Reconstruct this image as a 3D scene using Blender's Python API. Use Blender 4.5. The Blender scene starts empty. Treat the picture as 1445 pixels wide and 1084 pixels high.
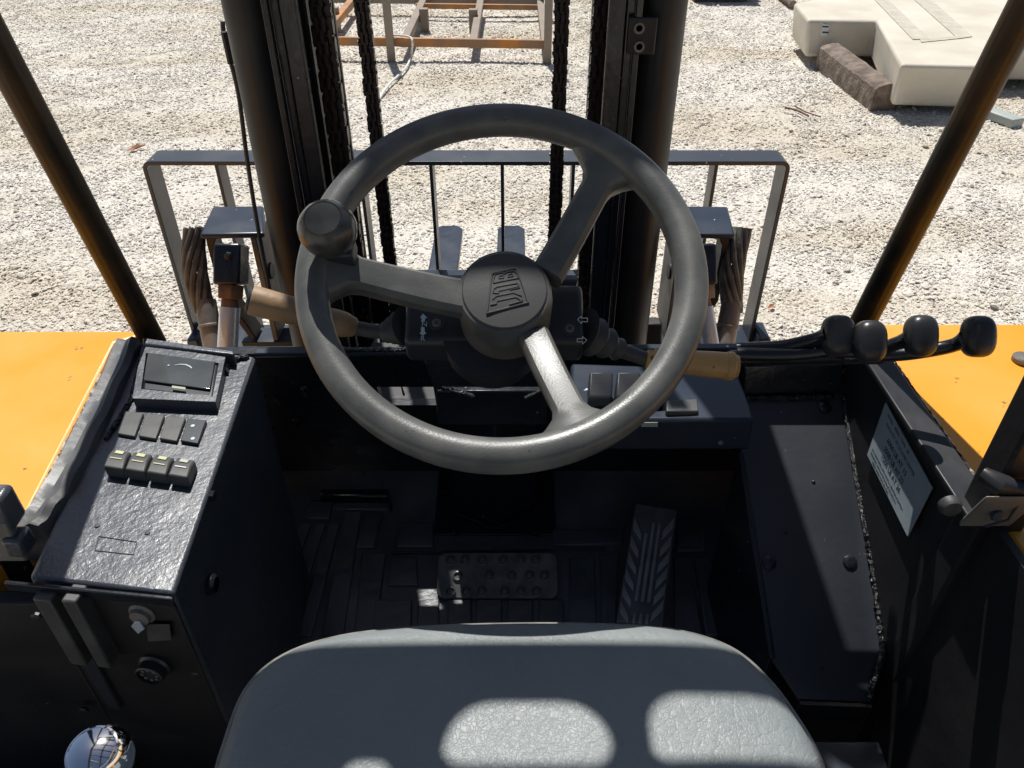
import bpy, bmesh, math, random
import numpy as np
from mathutils import Vector, Matrix, Euler
random.seed(7); np.random.seed(7)
S = bpy.context.scene
COL = S.collection
H = 2.2                                     # eye height above the gravel
# ------------------------------------------------------------------ camera
cam = bpy.data.cameras.new('camera'); co = bpy.data.objects.new('camera', cam); COL.objects.link(co)
co.location = (0, 0, H); co.rotation_euler = (math.radians(90-37), 0, 0)
cam.sensor_width = 36; cam.lens = 1090/1445*36; cam.shift_x = -4.5/1445
cam.clip_start = .02; cam.clip_end = 500
S.camera = co
# ------------------------------------------------------------------ light
SUN_AZ, SUN_EL = math.radians(-13.5), math.radians(61)
w = bpy.data.worlds.new('World'); S.world = w; w.use_nodes = True
nt = w.node_tree; sky = nt.nodes.new('ShaderNodeTexSky'); sky.sky_type = 'NISHITA'; sky.sun_disc = False
sky.sun_elevation = SUN_EL; sky.sun_rotation = SUN_AZ; sky.air_density = 1.0; sky.dust_density = 1.2
bg = nt.nodes['Background']; nt.links.new(sky.outputs[0], bg.inputs[0]); bg.inputs[1].default_value = .055
sun = bpy.data.lights.new('sun', 'SUN'); so = bpy.data.objects.new('sun', sun); COL.objects.link(so)
sun.energy = 5.0; sun.angle = math.radians(.55); sun.color = (1, .975, .925)
SD = Vector((math.sin(SUN_AZ)*math.cos(SUN_EL), math.cos(SUN_AZ)*math.cos(SUN_EL), math.sin(SUN_EL)))
so.rotation_euler = SD.to_track_quat('Z', 'Y').to_euler()
S.view_settings.view_transform = 'Standard'; S.view_settings.look = 'None'
S.view_settings.exposure = 0.12; S.view_settings.gamma = 1
try: S.view_settings.use_curve_mapping = False
except Exception: pass
S.cycles.max_bounces = 6

# ------------------------------------------------------------------ measuring: a sight line to a plane
PI = math.pi; P = math.radians(37)
FW = Vector((0, math.cos(P), -math.sin(P))); UP = Vector((0, math.sin(P), math.cos(P))); RT = Vector((1, 0, 0))
CAM = Vector((0, 0, H))
def ray(px, py): return FW + RT*((px-727)/1090) + UP*((542-py)/1090)
def AZ(px, py, z):                          # z measured from eye height
    r = ray(px, py); return CAM + r*(z/r.z)
def AY(px, py, y):
    r = ray(px, py); return CAM + r*(y/r.y)
def PLN(px, py, p0, n):
    r = ray(px, py); return CAM + r*((p0-CAM).dot(n)/r.dot(n))
def V(*a): return Vector(a)
def W(x, y, z): return Vector((x, y, z+H))  # z measured from eye height

# ------------------------------------------------------------------ materials
MATS = {}
def mat(name, base, rough=.5, metal=0, bump=(), var=None, var_scale=3, chips=None, spec=.5, coat=0, detail=4, ramp=(.35, .65), rvar=0):
    m = bpy.data.materials.new(name); m.use_nodes = True; t = m.node_tree; N = t.nodes; L = t.links
    b = N['Principled BSDF']; b.inputs['Roughness'].default_value = rough; b.inputs['Metallic'].default_value = metal
    b.inputs['Specular IOR Level'].default_value = spec; b.inputs['Coat Weight'].default_value = coat
    b.inputs['Base Color'].default_value = (*base, 1)
    tc = N.new('ShaderNodeTexCoord'); co_ = tc.outputs['Object']
    col = None
    if var:
        n = N.new('ShaderNodeTexNoise'); n.inputs['Scale'].default_value = var_scale; n.inputs['Detail'].default_value = detail
        L.new(co_, n.inputs['Vector'])
        r = N.new('ShaderNodeValToRGB'); r.color_ramp.elements[0].position = ramp[0]; r.color_ramp.elements[1].position = ramp[1]
        r.color_ramp.elements[0].color = (*base, 1); r.color_ramp.elements[1].color = (*var, 1)
        L.new(n.outputs[0], r.inputs[0]); col = r.outputs[0]
    if chips:
        (cc, cs, th) = chips
        n = N.new('ShaderNodeTexNoise'); n.inputs['Scale'].default_value = cs; n.inputs['Detail'].default_value = 3
        L.new(co_, n.inputs['Vector'])
        r = N.new('ShaderNodeValToRGB'); r.color_ramp.elements[0].position = th; r.color_ramp.elements[1].position = th+.03
        L.new(n.outputs[0], r.inputs[0])
        mx = N.new('ShaderNodeMix'); mx.data_type = 'RGBA'
        L.new(r.outputs[0], mx.inputs['Factor'])
        if col: L.new(col, mx.inputs['A'])
        else: mx.inputs['A'].default_value = (*base, 1)
        mx.inputs['B'].default_value = (*cc, 1); col = mx.outputs['Result']
    if col: L.new(col, b.inputs['Base Color'])
    if rvar:
        n = N.new('ShaderNodeTexNoise'); n.inputs['Scale'].default_value = 9; n.inputs['Detail'].default_value = 5
        L.new(co_, n.inputs['Vector'])
        mr = N.new('ShaderNodeMapRange'); mr.inputs['From Min'].default_value = .3; mr.inputs['From Max'].default_value = .7
        mr.inputs['To Min'].default_value = max(.03, rough-rvar); mr.inputs['To Max'].default_value = rough+rvar
        L.new(n.outputs[0], mr.inputs['Value']); L.new(mr.outputs[0], b.inputs['Roughness'])
    prev = None
    for (kind, sc, st, dist) in bump:
        if kind == 'noise':
            n = N.new('ShaderNodeTexNoise'); n.inputs['Scale'].default_value = sc; n.inputs['Detail'].default_value = 4; out = n.outputs[0]
        else:
            n = N.new('ShaderNodeTexVoronoi'); n.inputs['Scale'].default_value = sc
            n.feature = 'DISTANCE_TO_EDGE' if kind == 'crack' else 'F1'; out = n.outputs['Distance']
            if kind == 'crack':
                wn = N.new('ShaderNodeTexNoise'); wn.inputs['Scale'].default_value = sc*.35
                L.new(co_, wn.inputs['Vector'])
                ad = N.new('ShaderNodeMixRGB'); ad.blend_type = 'ADD'; ad.inputs[0].default_value = .03
                L.new(co_, ad.inputs[1]); L.new(wn.outputs['Color'], ad.inputs[2]); L.new(ad.outputs[0], n.inputs['Vector'])
                mr = N.new('ShaderNodeMapRange'); mr.inputs['From Max'].default_value = .12; mr.clamp = True
                L.new(out, mr.inputs['Value']); out = mr.outputs[0]
        if not n.inputs['Vector'].is_linked: L.new(co_, n.inputs['Vector'])
        bp = N.new('ShaderNodeBump'); bp.inputs['Strength'].default_value = st; bp.inputs['Distance'].default_value = dist
        L.new(out, bp.inputs['Height'])
        if prev: L.new(prev, bp.inputs['Normal'])
        prev = bp.outputs[0]
    if prev: L.new(prev, b.inputs['Normal'])
    MATS[name] = m; return m
BLK = mat('black_paint', (.010, .012, .018), .27, bump=(('noise', 60, .25, .003), ('noise', 6, .2, .01)), chips=((.30, .33, .34), 95, .735), rvar=.1)
BLKM = mat('matt_black_paint', (.012, .012, .014), .5, bump=(('noise', 40, .3, .003),), chips=((.25, .26, .26), 70, .75), rvar=.12)
PLATE = mat('satin_blue_black_paint', (.020, .028, .045), .33, bump=(('noise', 25, .15, .004),), chips=((.6, .62, .62), 55, .73), rvar=.08)
LUMP = mat('lumpy_black_paint', (.042, .048, .062), .38, bump=(('noise', 150, .22, .003), ('noise', 420, .28, .0012), ('noise', 14, .3, .010)), chips=((.3, .33, .36), 130, .74), rvar=.1, spec=1.0)
WELD = mat('crusty_weld_paint', (.016, .017, .02), .25, bump=(('noise', 190, 1, .012), ('noise', 60, .8, .02)), chips=((.5, .5, .48), 160, .68), spec=.8)
LEDGE = mat('satin_ledge_paint', (.030, .034, .043), .40, bump=(('noise', 70, .25, .002), ('noise', 6, .2, .01)), chips=((.10, .11, .12), 60, .72), rvar=.1)
PADR = mat('brake_pad_rubber', (.055, .056, .06), .38, var=(.13, .13, .13), var_scale=40, bump=(('noise', 160, .3, .002),))
PEDM = mat('worn_pedal_rubber', (.11, .11, .115), .5, var=(.17, .17, .175), var_scale=30, bump=(('noise', 120, .2, .002),))
PEDR = mat('grey_pedal_rubber', (.28, .28, .29), .5, var=(.38, .38, .38), var_scale=25, bump=(('noise', 120, .2, .002),))
FLOOR = mat('floor_mat_rubber', (.045, .050, .060), .36, var=(.11, .12, .135), var_scale=7, bump=(('noise', 45, .35, .004), ('noise', 5, .3, .02)), chips=((.2, .2, .2), 60, .75), rvar=.1)
PLAST = mat('dark_plastic', (.024, .027, .034), .42, bump=(('noise', 300, .12, .001),), rvar=.06)
SWPL = mat('grey_switch_plastic', (.055, .055, .055), .45, bump=(('noise', 200, .1, .001),), var=(.09, .09, .085), var_scale=30)
RUB = mat('dark_rubber', (.035, .036, .038), .55, bump=(('noise', 120, .2, .002),), var=(.07, .07, .07), var_scale=20)
TRIM = mat('grey_rubber_trim', (.05, .053, .06), .42, bump=(('noise', 60, .3, .003),), var=(.11, .11, .11), var_scale=14, rvar=.1)
WHL = mat('worn_steering_wheel_plastic', (.080, .082, .080), .40, bump=(('noise', 560, .27, .0008), ('noise', 90, .06, .002)), var=(.130, .130, .122), var_scale=28, rvar=.09, chips=((.05, .05, .05), 210, .70))
CAPM = mat('hub_cap_plastic', (.055, .055, .055), .42, bump=(('noise', 300, .1, .001),))
KNOBM = mat('glossy_black_knob', (.028, .028, .03), .34, bump=(('noise', 90, .12, .002),), rvar=.06)
ORG_ = mat('orange_paint', (.80, .31, .008), .40, var=(.80, .37, .06), var_scale=3.2, bump=(('noise', 50, .12, .003), ('noise', 3, .2, .02)), chips=((.25, .12, .04), 48, .70), detail=9, ramp=(.40, .68), rvar=.08)
EDGE = mat('chipped_edge_primer', (.03, .03, .03), .6, var=(.5, .5, .47), var_scale=60, bump=(('noise', 150, 1, .006),), ramp=(.44, .56))
LEATH = mat('grey_vinyl', (.19, .213, .216), .46, var=(.235, .255, .255), var_scale=6, bump=(('crack', 230, .26, .0010), ('crack', 80, .16, .0016), ('noise', 14, .35, .014), ('noise', 60, .15, .003)), rvar=.07)
PIPE = mat('seat_piping', (.12, .12, .11), .5, var=(.25, .24, .22), var_scale=40)
CHR = mat('chrome', (.85, .86, .88), .07, 1)
ROD = mat('bright_steel_rod', (.60, .66, .71), .25, .25, rvar=.06, bump=(('noise', 60, .05, .002),))
RUST = mat('rusty_steel', (.10, .055, .032), .75, var=(.26, .15, .085), var_scale=25, bump=(('noise', 90, .5, .004),))
CHAIN = mat('oily_chain_steel', (.014, .012, .011), .36, .2, var=(.045, .022, .016), var_scale=6, bump=(('noise', 140, .3, .002),), rvar=.12)
TUBE = mat('mast_cylinder_paint', (.013, .015, .019), .46, bump=(('noise', 40, .15, .003),), var=(.035, .034, .033), var_scale=5, rvar=.1, spec=.35)
PILL = mat('pillar_paint', (.010, .009, .008), .42, bump=(('noise', 50, .3, .003),), var=(.05, .028, .010), var_scale=14, rvar=.08, spec=.3)
GREYM = mat('weathered_grey_steel', (.12, .11, .10), .5, .3, var=(.25, .235, .21), var_scale=9, bump=(('noise', 80, .3, .003),))
BARM = mat('backrest_bar_paint', (.042, .048, .060), .34, bump=(('noise', 25, .15, .004),), chips=((.6, .62, .62), 60, .74), rvar=.08)
SPINM = mat('black_spinner_ball', (.012, .012, .013), .24, bump=(('noise', 60, .08, .002),), var=(.04, .04, .04), var_scale=20, rvar=.08)
OCH = mat('ochre_plastic', (.62, .35, .11), .45, var=(.42, .25, .10), var_scale=16, bump=(('noise', 120, .25, .002),), detail=6, chips=((.08, .06, .04), 60, .70))
OCH2 = mat('dirty_ochre_plastic', (.34, .21, .105), .55, var=(.18, .12, .07), var_scale=22, bump=(('noise', 120, .3, .002),), detail=6, chips=((.06, .05, .04), 50, .68))
HOSE = mat('spiral_hose_guard', (.085, .082, .074), .55, var=(.20, .19, .165), var_scale=30, bump=(('noise', 120, .3, .003),))
STICK = mat('decal_paper', (.42, .43, .38), .5, var=(.5, .52, .40), var_scale=20)
STICK2 = mat('decal_green', (.35, .38, .26), .5)
PLT = mat('aluminium_data_plate', (.30, .36, .40), .45, .15, var=(.36, .42, .45), var_scale=30, bump=(('noise', 200, .15, .001),), rvar=.06)
INK = mat('engraved_ink', (.03, .04, .05), .6)
INK2 = mat('faint_engraved_ink', (.10, .125, .145), .6)
WHT = mat('white_print', (.70, .72, .70), .5)
PALE = mat('pale_blue_print', (.45, .60, .68), .5)
YEL = mat('pale_yellow_lens', (.55, .55, .33), .4)
GLS = mat('gauge_glass', (.055, .062, .065), .12, var=(.085, .09, .09), var_scale=15, spec=.6)
SLAB = mat('cream_precast', (.64, .59, .50), .7, var=(.53, .48, .39), var_scale=2.2, bump=(('noise', 40, .2, .01),), detail=7, chips=((.35, .28, .2), 12, .74))
SLABD = mat('weathered_precast', (.44, .41, .35), .85, var=(.56, .51, .42), var_scale=9, bump=(('noise', 60, .4, .01),), detail=8)
TIMB = mat('old_timber', (.115, .086, .068), .9, var=(.26, .205, .165), var_scale=9, bump=(('noise', 40, .8, .02),), detail=8)
ORACK = mat('rusty_orange_steel', (.52, .21, .05), .65, var=(.30, .17, .09), var_scale=2.2, bump=(('noise', 40, .3, .01),), detail=8, ramp=(.42, .58))
GRACK = mat('brown_grey_steel', (.30, .23, .165), .7, var=(.22, .19, .16), var_scale=3, bump=(('noise', 40, .3, .01),), detail=8)
CHNL = mat('pale_green_grey_profile', (.42, .45, .43), .5, var=(.34, .38, .36), var_scale=5)
CORD = mat('white_cord', (.72, .72, .70), .6)
LEAFM = mat('dry_leaf', (.42, .15, .05), .7, var=(.28, .12, .05), var_scale=40)
TWIG = mat('twig_bark', (.13, .075, .05), .9)
DARKST = mat('dark_weathered_planks', (.05, .042, .036), .8, var=(.10, .085, .07), var_scale=4, bump=(('noise', 40, .5, .02),))

# ------------------------------------------------------------------ mesh building
WO = {}                                     # world origin of each object
class MB:
    def __init__(s): s.v = []; s.f = []
    def add(s, vs, fs):
        o = len(s.v); s.v += [Vector(p) for p in vs]; s.f += [tuple(i+o for i in f) for f in fs]; return s
    def prism(s, pts, ext):
        n = len(pts); pts = [Vector(p) for p in pts]; ext = Vector(ext)
        s.add(pts+[p+ext for p in pts], [tuple(range(n))[::-1], tuple(range(n, 2*n))] + [(i, (i+1) % n, n+(i+1) % n, n+i) for i in range(n)])
        return s
    def box(s, c, ax, ay, az):              # centre and three half-axes
        c, ax, ay, az = map(Vector, (c, ax, ay, az))
        q = [c-ax-ay-az, c+ax-ay-az, c+ax+ay-az, c-ax+ay-az]
        return s.prism(q, az*2)
    def bx(s, x0, x1, y0, y1, z0, z1):      # z from eye height
        return s.prism([W(x0, y0, z0), W(x1, y0, z0), W(x1, y1, z0), W(x0, y1, z0)], (0, 0, z1-z0))
    def tube(s, path, r, n=12, cap=True, sq=None):
        path = [Vector(p) for p in path]; m = len(path)
        rs = r if isinstance(r, (list, tuple)) else [r]*m
        t0 = (path[1]-path[0]).normalized(); a = t0.orthogonal().normalized()
        rings = []
        for i, p in enumerate(path):
            t = (path[min(i+1, m-1)]-path[max(i-1, 0)]).normalized()
            a = (a-t*a.dot(t)).normalized(); b = t.cross(a)
            rings.append([p+(a*math.cos(k*2*PI/n)+b*math.sin(k*2*PI/n))*rs[i] for k in range(n)])
        vs = [v for rg in rings for v in rg]; fs = []
        for i in range(m-1):
            for k in range(n): fs.append((i*n+k, i*n+(k+1) % n, (i+1)*n+(k+1) % n, (i+1)*n+k))
        if cap: fs.append(tuple(range(n))[::-1]); fs.append(tuple((m-1)*n+k for k in range(n)))
        return s.add(vs, fs)
    def lathe(s, c, ax, prof, n=32, ref=None):  # prof = [(radius, height)]
        c = Vector(c); ax = Vector(ax).normalized(); a = (ref or ax.orthogonal()).normalized(); b = ax.cross(a)
        vs = []; fs = []; m = len(prof)
        for (r, h) in prof:
            for k in range(n):
                t = k*2*PI/n; vs.append(c+ax*h+(a*math.cos(t)+b*math.sin(t))*max(r, 1e-5))
        for i in range(m-1):
            for k in range(n): fs.append((i*n+k, i*n+(k+1) % n, (i+1)*n+(k+1) % n, (i+1)*n+k))
        fs.append(tuple(range(n))[::-1]); fs.append(tuple((m-1)*n+k for k in range(n)))
        return s.add(vs, fs)
    def mirror(s, xm):
        m = MB(); m.v = [Vector((2*xm-p.x, p.y, p.z)) for p in s.v]; m.f = [f[::-1] for f in s.f]; return m
    def build(s, name, material, parent=None, bevel=0, smooth=False, origin=None, seg=2, sub=0):
        vs = s.v
        if origin is None:
            lo = Vector([min(p[i] for p in vs) for i in range(3)]); hi = Vector([max(p[i] for p in vs) for i in range(3)])
            origin = (lo+hi)/2
            if parent is None: origin.z = lo.z
        me = bpy.data.meshes.new(name); me.from_pydata([tuple(p-origin) for p in vs], [], s.f)
        bm = bmesh.new(); bm.from_mesh(me); bmesh.ops.recalc_face_normals(bm, faces=bm.faces); bm.to_mesh(me); bm.free()
        me.materials.append(material)
        if smooth or bevel:
            for p in me.polygons: p.use_smooth = True
            try: me.set_sharp_from_angle(angle=math.radians(38 if not bevel else 60))
            except Exception: pass
        o = bpy.data.objects.new(name, me); COL.objects.link(o)
        WO[o.name] = origin
        if parent is not None: o.parent = parent; o.location = origin-WO[parent.name]
        else: o.location = origin
        if bevel:
            b = o.modifiers.new('bevel', 'BEVEL'); b.width = bevel; b.segments = seg; b.limit_method = 'ANGLE'; b.angle_limit = math.radians(35)
        if sub:
            b = o.modifiers.new('sub', 'SUBSURF'); b.levels = sub; b.render_levels = sub
        return o
def clone(o, parent, loc, rot=None, name=None):
    c = o.copy(); COL.objects.link(c); c.parent = parent
    c.location = loc-(WO[parent.name] if parent else Vector()); WO[c.name] = loc
    if rot: c.rotation_euler = rot
    return c
def empty(name, loc):
    o = bpy.data.objects.new(name, None); COL.objects.link(o); o.location = loc; o.empty_display_size = .1
    WO[o.name] = Vector(loc); return o
def tag(o, label, cat, group=None):
    o['label'] = label; o['category'] = cat
    if group: o['group'] = group
    return o
def rrect(c, ax, ay, r, n=5):               # rounded rectangle outline
    c, ax, ay = Vector(c), Vector(ax), Vector(ay); la, lb = ax.length, ay.length; ua, ub = ax.normalized(), ay.normalized()
    pts = []
    for (sx, sy, a0) in ((1, 1, 0), (-1, 1, PI/2), (-1, -1, PI), (1, -1, 1.5*PI)):
        for k in range(n+1):
            t = a0+k*PI/2/n
            pts.append(c+ua*(sx*(la-r)+r*math.cos(t))+ub*(sy*(lb-r)+r*math.sin(t)))
    return pts
def smoothpath(pts, n=8):
    pts = [Vector(p) for p in pts]; out = []
    for i in range(len(pts)-1):
        p0 = pts[max(i-1, 0)]; p1 = pts[i]; p2 = pts[i+1]; p3 = pts[min(i+2, len(pts)-1)]
        for k in range(n):
            t = k/n
            out.append(.5*((2*p1)+(p2-p0)*t+(2*p0-5*p1+4*p2-p3)*t*t+(3*p1-p0-3*p2+p3)*t**3))
    out.append(pts[-1]); return out
def text(body, name, material, parent, origin, ux, uy, size, align='LEFT', depth=.0004):
    cu = bpy.data.curves.new(name, 'FONT'); cu.body = body; cu.size = size; cu.extrude = depth; cu.align_x = align; cu.resolution_u = 2
    o0 = bpy.data.objects.new(name, cu); COL.objects.link(o0)
    dg = bpy.context.evaluated_depsgraph_get(); me = bpy.data.meshes.new_from_object(o0.evaluated_get(dg))
    bpy.data.objects.remove(o0); ux = ux.normalized(); uz = ux.cross(uy).normalized()
    M = Matrix((ux, uy, uz)).transposed().to_4x4(); me.transform(M)
    me.materials.clear(); me.materials.append(material)
    o = bpy.data.objects.new(name, me); COL.objects.link(o); o.parent = parent; o.location = origin-WO[parent.name]; WO[o.name] = origin
    return o

# ================================================================== SETTING: gravel yard
GX = 60
def gravel_material():
    m = bpy.data.materials.new('gravel'); m.use_nodes = True; t = m.node_tree; N = t.nodes; L = t.links; b = N['Principled BSDF']
    b.inputs['Roughness'].default_value = .85; b.inputs['Specular IOR Level'].default_value = .2
    tc = N.new('ShaderNodeTexCoord')
    v = N.new('ShaderNodeTexVoronoi'); v.inputs['Scale'].default_value = 85; L.new(tc.outputs['Object'], v.inputs['Vector'])
    r = N.new('ShaderNodeValToRGB'); e = r.color_ramp.elements
    e[0].color = (.58, .54, .48, 1); e[1].color = (.72, .695, .645, 1); e[1].position = .85
    x = e.new(.4); x.color = (.60, .55, .46, 1)
    sep = N.new('ShaderNodeSeparateColor'); L.new(v.outputs['Color'], sep.inputs[0]); L.new(sep.outputs[0], r.inputs[0])
    n = N.new('ShaderNodeTexNoise'); n.inputs['Scale'].default_value = .55; n.inputs['Detail'].default_value = 6
    mp = N.new('ShaderNodeMapping'); mp.inputs['Scale'].default_value = (.6, 1.9, 1); mp.inputs['Rotation'].default_value = (0, 0, .15); L.new(tc.outputs['Object'], mp.inputs['Vector']); L.new(mp.outputs[0], n.inputs['Vector'])
    r2 = N.new('ShaderNodeValToRGB'); r2.color_ramp.elements[0].position = .42; r2.color_ramp.elements[1].position = .62
    r2.color_ramp.elements[0].color = (1, 1, 1, 1); r2.color_ramp.elements[1].color = (.88, .84, .77, 1)
    L.new(n.outputs[0], r2.inputs[0])
    mx = N.new('ShaderNodeMixRGB'); mx.blend_type = 'MULTIPLY'; mx.inputs[0].default_value = 1
    L.new(r.outputs[0], mx.inputs[1]); L.new(r2.outputs[0], mx.inputs[2]); L.new(mx.outputs[0], b.inputs['Base Color'])
    bp = N.new('ShaderNodeBump'); bp.inputs['Strength'].default_value = .9; bp.inputs['Distance'].default_value = .006
    L.new(v.outputs['Distance'], bp.inputs['Height']); bp.invert = True; L.new(bp.outputs[0], b.inputs['Normal'])
    return m
def stone_material():
    m = bpy.data.materials.new('gravel_stone'); m.use_nodes = True; t = m.node_tree; N = t.nodes; L = t.links; b = N['Principled BSDF']
    b.inputs['Roughness'].default_value = .8; b.inputs['Specular IOR Level'].default_value = .25
    oi = N.new('ShaderNodeObjectInfo')
    r = N.new('ShaderNodeValToRGB'); e = r.color_ramp.elements
    e[0].color = (.46, .41, .35, 1); e[1].color = (.76, .74, .70, 1)
    for p, c in ((.08, (.60, .55, .485)), (.3, (.66, .625, .57)), (.62, (.71, .685, .635)), (.75, (.67, .60, .54))):
        x = e.new(p); x.color = (*c, 1)
    L.new(oi.outputs['Random'], r.inputs[0])
    g = N.new('ShaderNodeNewGeometry')
    n = N.new('ShaderNodeTexNoise'); n.inputs['Scale'].default_value = .55; n.inputs['Detail'].default_value = 6
    mp = N.new('ShaderNodeMapping'); mp.inputs['Scale'].default_value = (.6, 1.9, 1); mp.inputs['Rotation'].default_value = (0, 0, .15); L.new(g.outputs['Position'], mp.inputs['Vector']); L.new(mp.outputs[0], n.inputs['Vector'])
    r2 = N.new('ShaderNodeValToRGB'); r2.color_ramp.elements[0].position = .42; r2.color_ramp.elements[1].position = .62
    r2.color_ramp.elements[0].color = (1, 1, 1, 1); r2.color_ramp.elements[1].color = (.91, .87, .80, 1); L.new(n.outputs[0], r2.inputs[0])
    mx = N.new('ShaderNodeMixRGB'); mx.blend_type = 'MULTIPLY'; mx.inputs[0].default_value = 1
    L.new(r.outputs[0], mx.inputs[1]); L.new(r2.outputs[0], mx.inputs[2]); L.new(mx.outputs[0], b.inputs['Base Color'])
    return m
def ground():
    nx, ny = 120, 120
    xs = np.concatenate([np.linspace(-GX, -8, 10)[:-1], np.linspace(-8, 8, 100), np.linspace(8, GX, 10)[1:]])
    ys = np.concatenate([np.linspace(-30, 0, 8)[:-1], np.linspace(0, 15, 95), np.linspace(15, 120, 12)[1:]])
    m = MB(); vs = []
    for y in ys:
        for x in xs:
            h = .022*math.sin(x*.9+1)*math.sin(y*.7)+.012*math.sin(x*2.3+y*1.7)+random.uniform(-.004, .004)
            vs.append((x, y, h if abs(x) < 9 and 0 < y < 16 else 0))
    n = len(xs); fs = [(j*n+i, j*n+i+1, (j+1)*n+i+1, (j+1)*n+i) for j in range(len(ys)-1) for i in range(n-1)]
    m.add(vs, fs); o = m.build('gravel_ground', gravel_material(), origin=Vector((0, 0, 0)), smooth=True); o['kind'] = 'structure'
    return o
ground()
def gh(x, y): return .022*np.sin(x*.9+1)*np.sin(y*.7)+.012*np.sin(x*2.3+y*1.7)
def stones():
    hid = bpy.data.collections.new('stone_shapes')
    sm = stone_material()
    for k in range(5):
        bm = bmesh.new(); bmesh.ops.create_icosphere(bm, subdivisions=1, radius=1)
        for v in bm.verts: v.co = Vector((v.co.x*1.25, v.co.y*random.uniform(.8, 1), v.co.z*.4))*random.uniform(.75, 1.2)
        me = bpy.data.meshes.new('stone_shape'); bm.to_mesh(me); bm.free(); me.materials.append(sm)
        hid.objects.link(bpy.data.objects.new('stone_shape', me))
    NP = 500000
    # denser close to the machine
    y = 2.2+ (np.random.rand(NP)**1.15)*11.5
    x = (np.random.rand(NP)-.5)*2*(1.2+.80*y)
    s = np.random.lognormal(math.log(.0054), .42, NP)*(1+.03*y); s = np.clip(s, .0032, .032)
    z = gh(x, y)+s*np.random.uniform(.0, .5, NP)
    me = bpy.data.meshes.new('loose_gravel'); me.vertices.add(NP); me.vertices.foreach_set('co', np.stack([x, y, z], 1).astype(np.float32).ravel())
    a = me.attributes.new('s', 'FLOAT', 'POINT'); a.data.foreach_set('value', s.astype(np.float32))
    r = me.attributes.new('r', 'FLOAT_VECTOR', 'POINT')
    rot = np.stack([np.random.uniform(-.6, .6, NP), np.random.uniform(-.6, .6, NP), np.random.uniform(0, 6.28, NP)], 1).astype(np.float32)
    r.data.foreach_set('vector', rot.ravel())
    o = bpy.data.objects.new('loose_gravel', me); COL.objects.link(o); o['kind'] = 'stuff'
    me.materials.append(sm)
    g = bpy.data.node_groups.new('scatter', 'GeometryNodeTree')
    g.interface.new_socket('Geometry', in_out='INPUT', socket_type='NodeSocketGeometry'); g.interface.new_socket('Geometry', in_out='OUTPUT', socket_type='NodeSocketGeometry')
    N = g.nodes; L = g.links; gi = N.new('NodeGroupInput'); go = N.new('NodeGroupOutput')
    ci = N.new('GeometryNodeCollectionInfo'); ci.inputs['Collection'].default_value = hid; ci.inputs['Separate Children'].default_value = True; ci.inputs['Reset Children'].default_value = True
    ip = N.new('GeometryNodeInstanceOnPoints'); ip.inputs['Pick Instance'].default_value = True
    na = N.new('GeometryNodeInputNamedAttribute'); na.data_type = 'FLOAT'; na.inputs['Name'].default_value = 's'
    nb = N.new('GeometryNodeInputNamedAttribute'); nb.data_type = 'FLOAT_VECTOR'; nb.inputs['Name'].default_value = 'r'
    L.new(gi.outputs[0], ip.inputs['Points']); L.new(ci.outputs[0], ip.inputs['Instance']); L.new(na.outputs[0], ip.inputs['Scale'])
    e2r = N.new('FunctionNodeEulerToRotation'); L.new(nb.outputs[0], e2r.inputs[0]); L.new(e2r.outputs[0], ip.inputs['Rotation'])
    L.new(ip.outputs[0], go.inputs[0])
    md = o.modifiers.new('scatter', 'NODES'); md.node_group = g
stones()

# ================================================================== FORKLIFT
XM = -.096                                  # centre line of the mast
FL = tag(empty('forklift', (0, .6, 0)), 'black and orange rough terrain forklift seen from the driver seat, with steering wheel and mast', 'forklift')
FLN = FL
def B(mb, name, m, **k): return mb.build(name, m, FL, **k)

# ---------- overhead guard (its front and slots throw the shade on the seat)
PY0, PZ0, PY1, PZ1 = .962, -.66, .715, .42
def pillar(xs, bx0):
    d = W(xs, PY1, PZ1)-W(bx0, PY0, PZ0)
    a = Vector((1, 0, 0)); b = d.cross(a).normalized()
    m = MB(); m.prism([W(bx0, PY0, PZ0)+a*.0170*sx+b*.0170*sy for sx, sy in ((-1, -1), (1, -1), (1, 1), (-1, 1))], d)
    return m
B(pillar(-.545, -.540), 'guard_pillar', PILL, bevel=.014, seg=4)
B(pillar(.525, .503), 'guard_pillar', PILL, bevel=.014, seg=4)
ZR = .42
def sh(px, py, zs):                         # where the sun ray through a point of the machine meets the roof
    p = AZ(px, py, zs); k = (ZR+H-p.z)/SD.z; q = p+SD*k; return (q.x, q.y)
def roof():
    # unseen roof slots, shaped by tracing lit seat patches up the sun ray
    slots = []
    SZ = -.59
    for (x0, y0, x1, y1, rr) in ((628, 975, 864, 1068, .04), (906, 962, 1165, 1062, .03), (485, 1056, 545, 1090, .012)):
        a = sh(x0, y0, SZ); b = sh(x1, y1, SZ)
        slots.append((min(a[0], b[0]), max(a[0], b[0]), min(a[1], b[1]), max(a[1], b[1]), rr))
    return slots
SL = roof()
YF = sh(720, 906, -.597)[1]                 # front edge of the roof
m = MB()
me_ = bmesh.new()
def rr2(x0, x1, y0, y1, r, n=6, top=True):
    out = []
    for (cx, cy, a0) in ((x1-r, y1-r, 0), (x0+r, y1-r, PI/2), (x0+r*.4, y0+r*.4, PI), (x1-r*.4, y0+r*.4, 1.5*PI)):
        q = r if a0 < PI else r*.4
        for k in range(n+1):
            t = a0+k*PI/2/n; out.append((cx+q*math.cos(t), cy+q*math.sin(t)))
    return out
edges = []
def loop(pts):
    vs = [me_.verts.new((p[0], p[1], 0)) for p in pts]
    for i in range(len(vs)): edges.append(me_.edges.new((vs[i], vs[(i+1) % len(vs)])))
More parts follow.
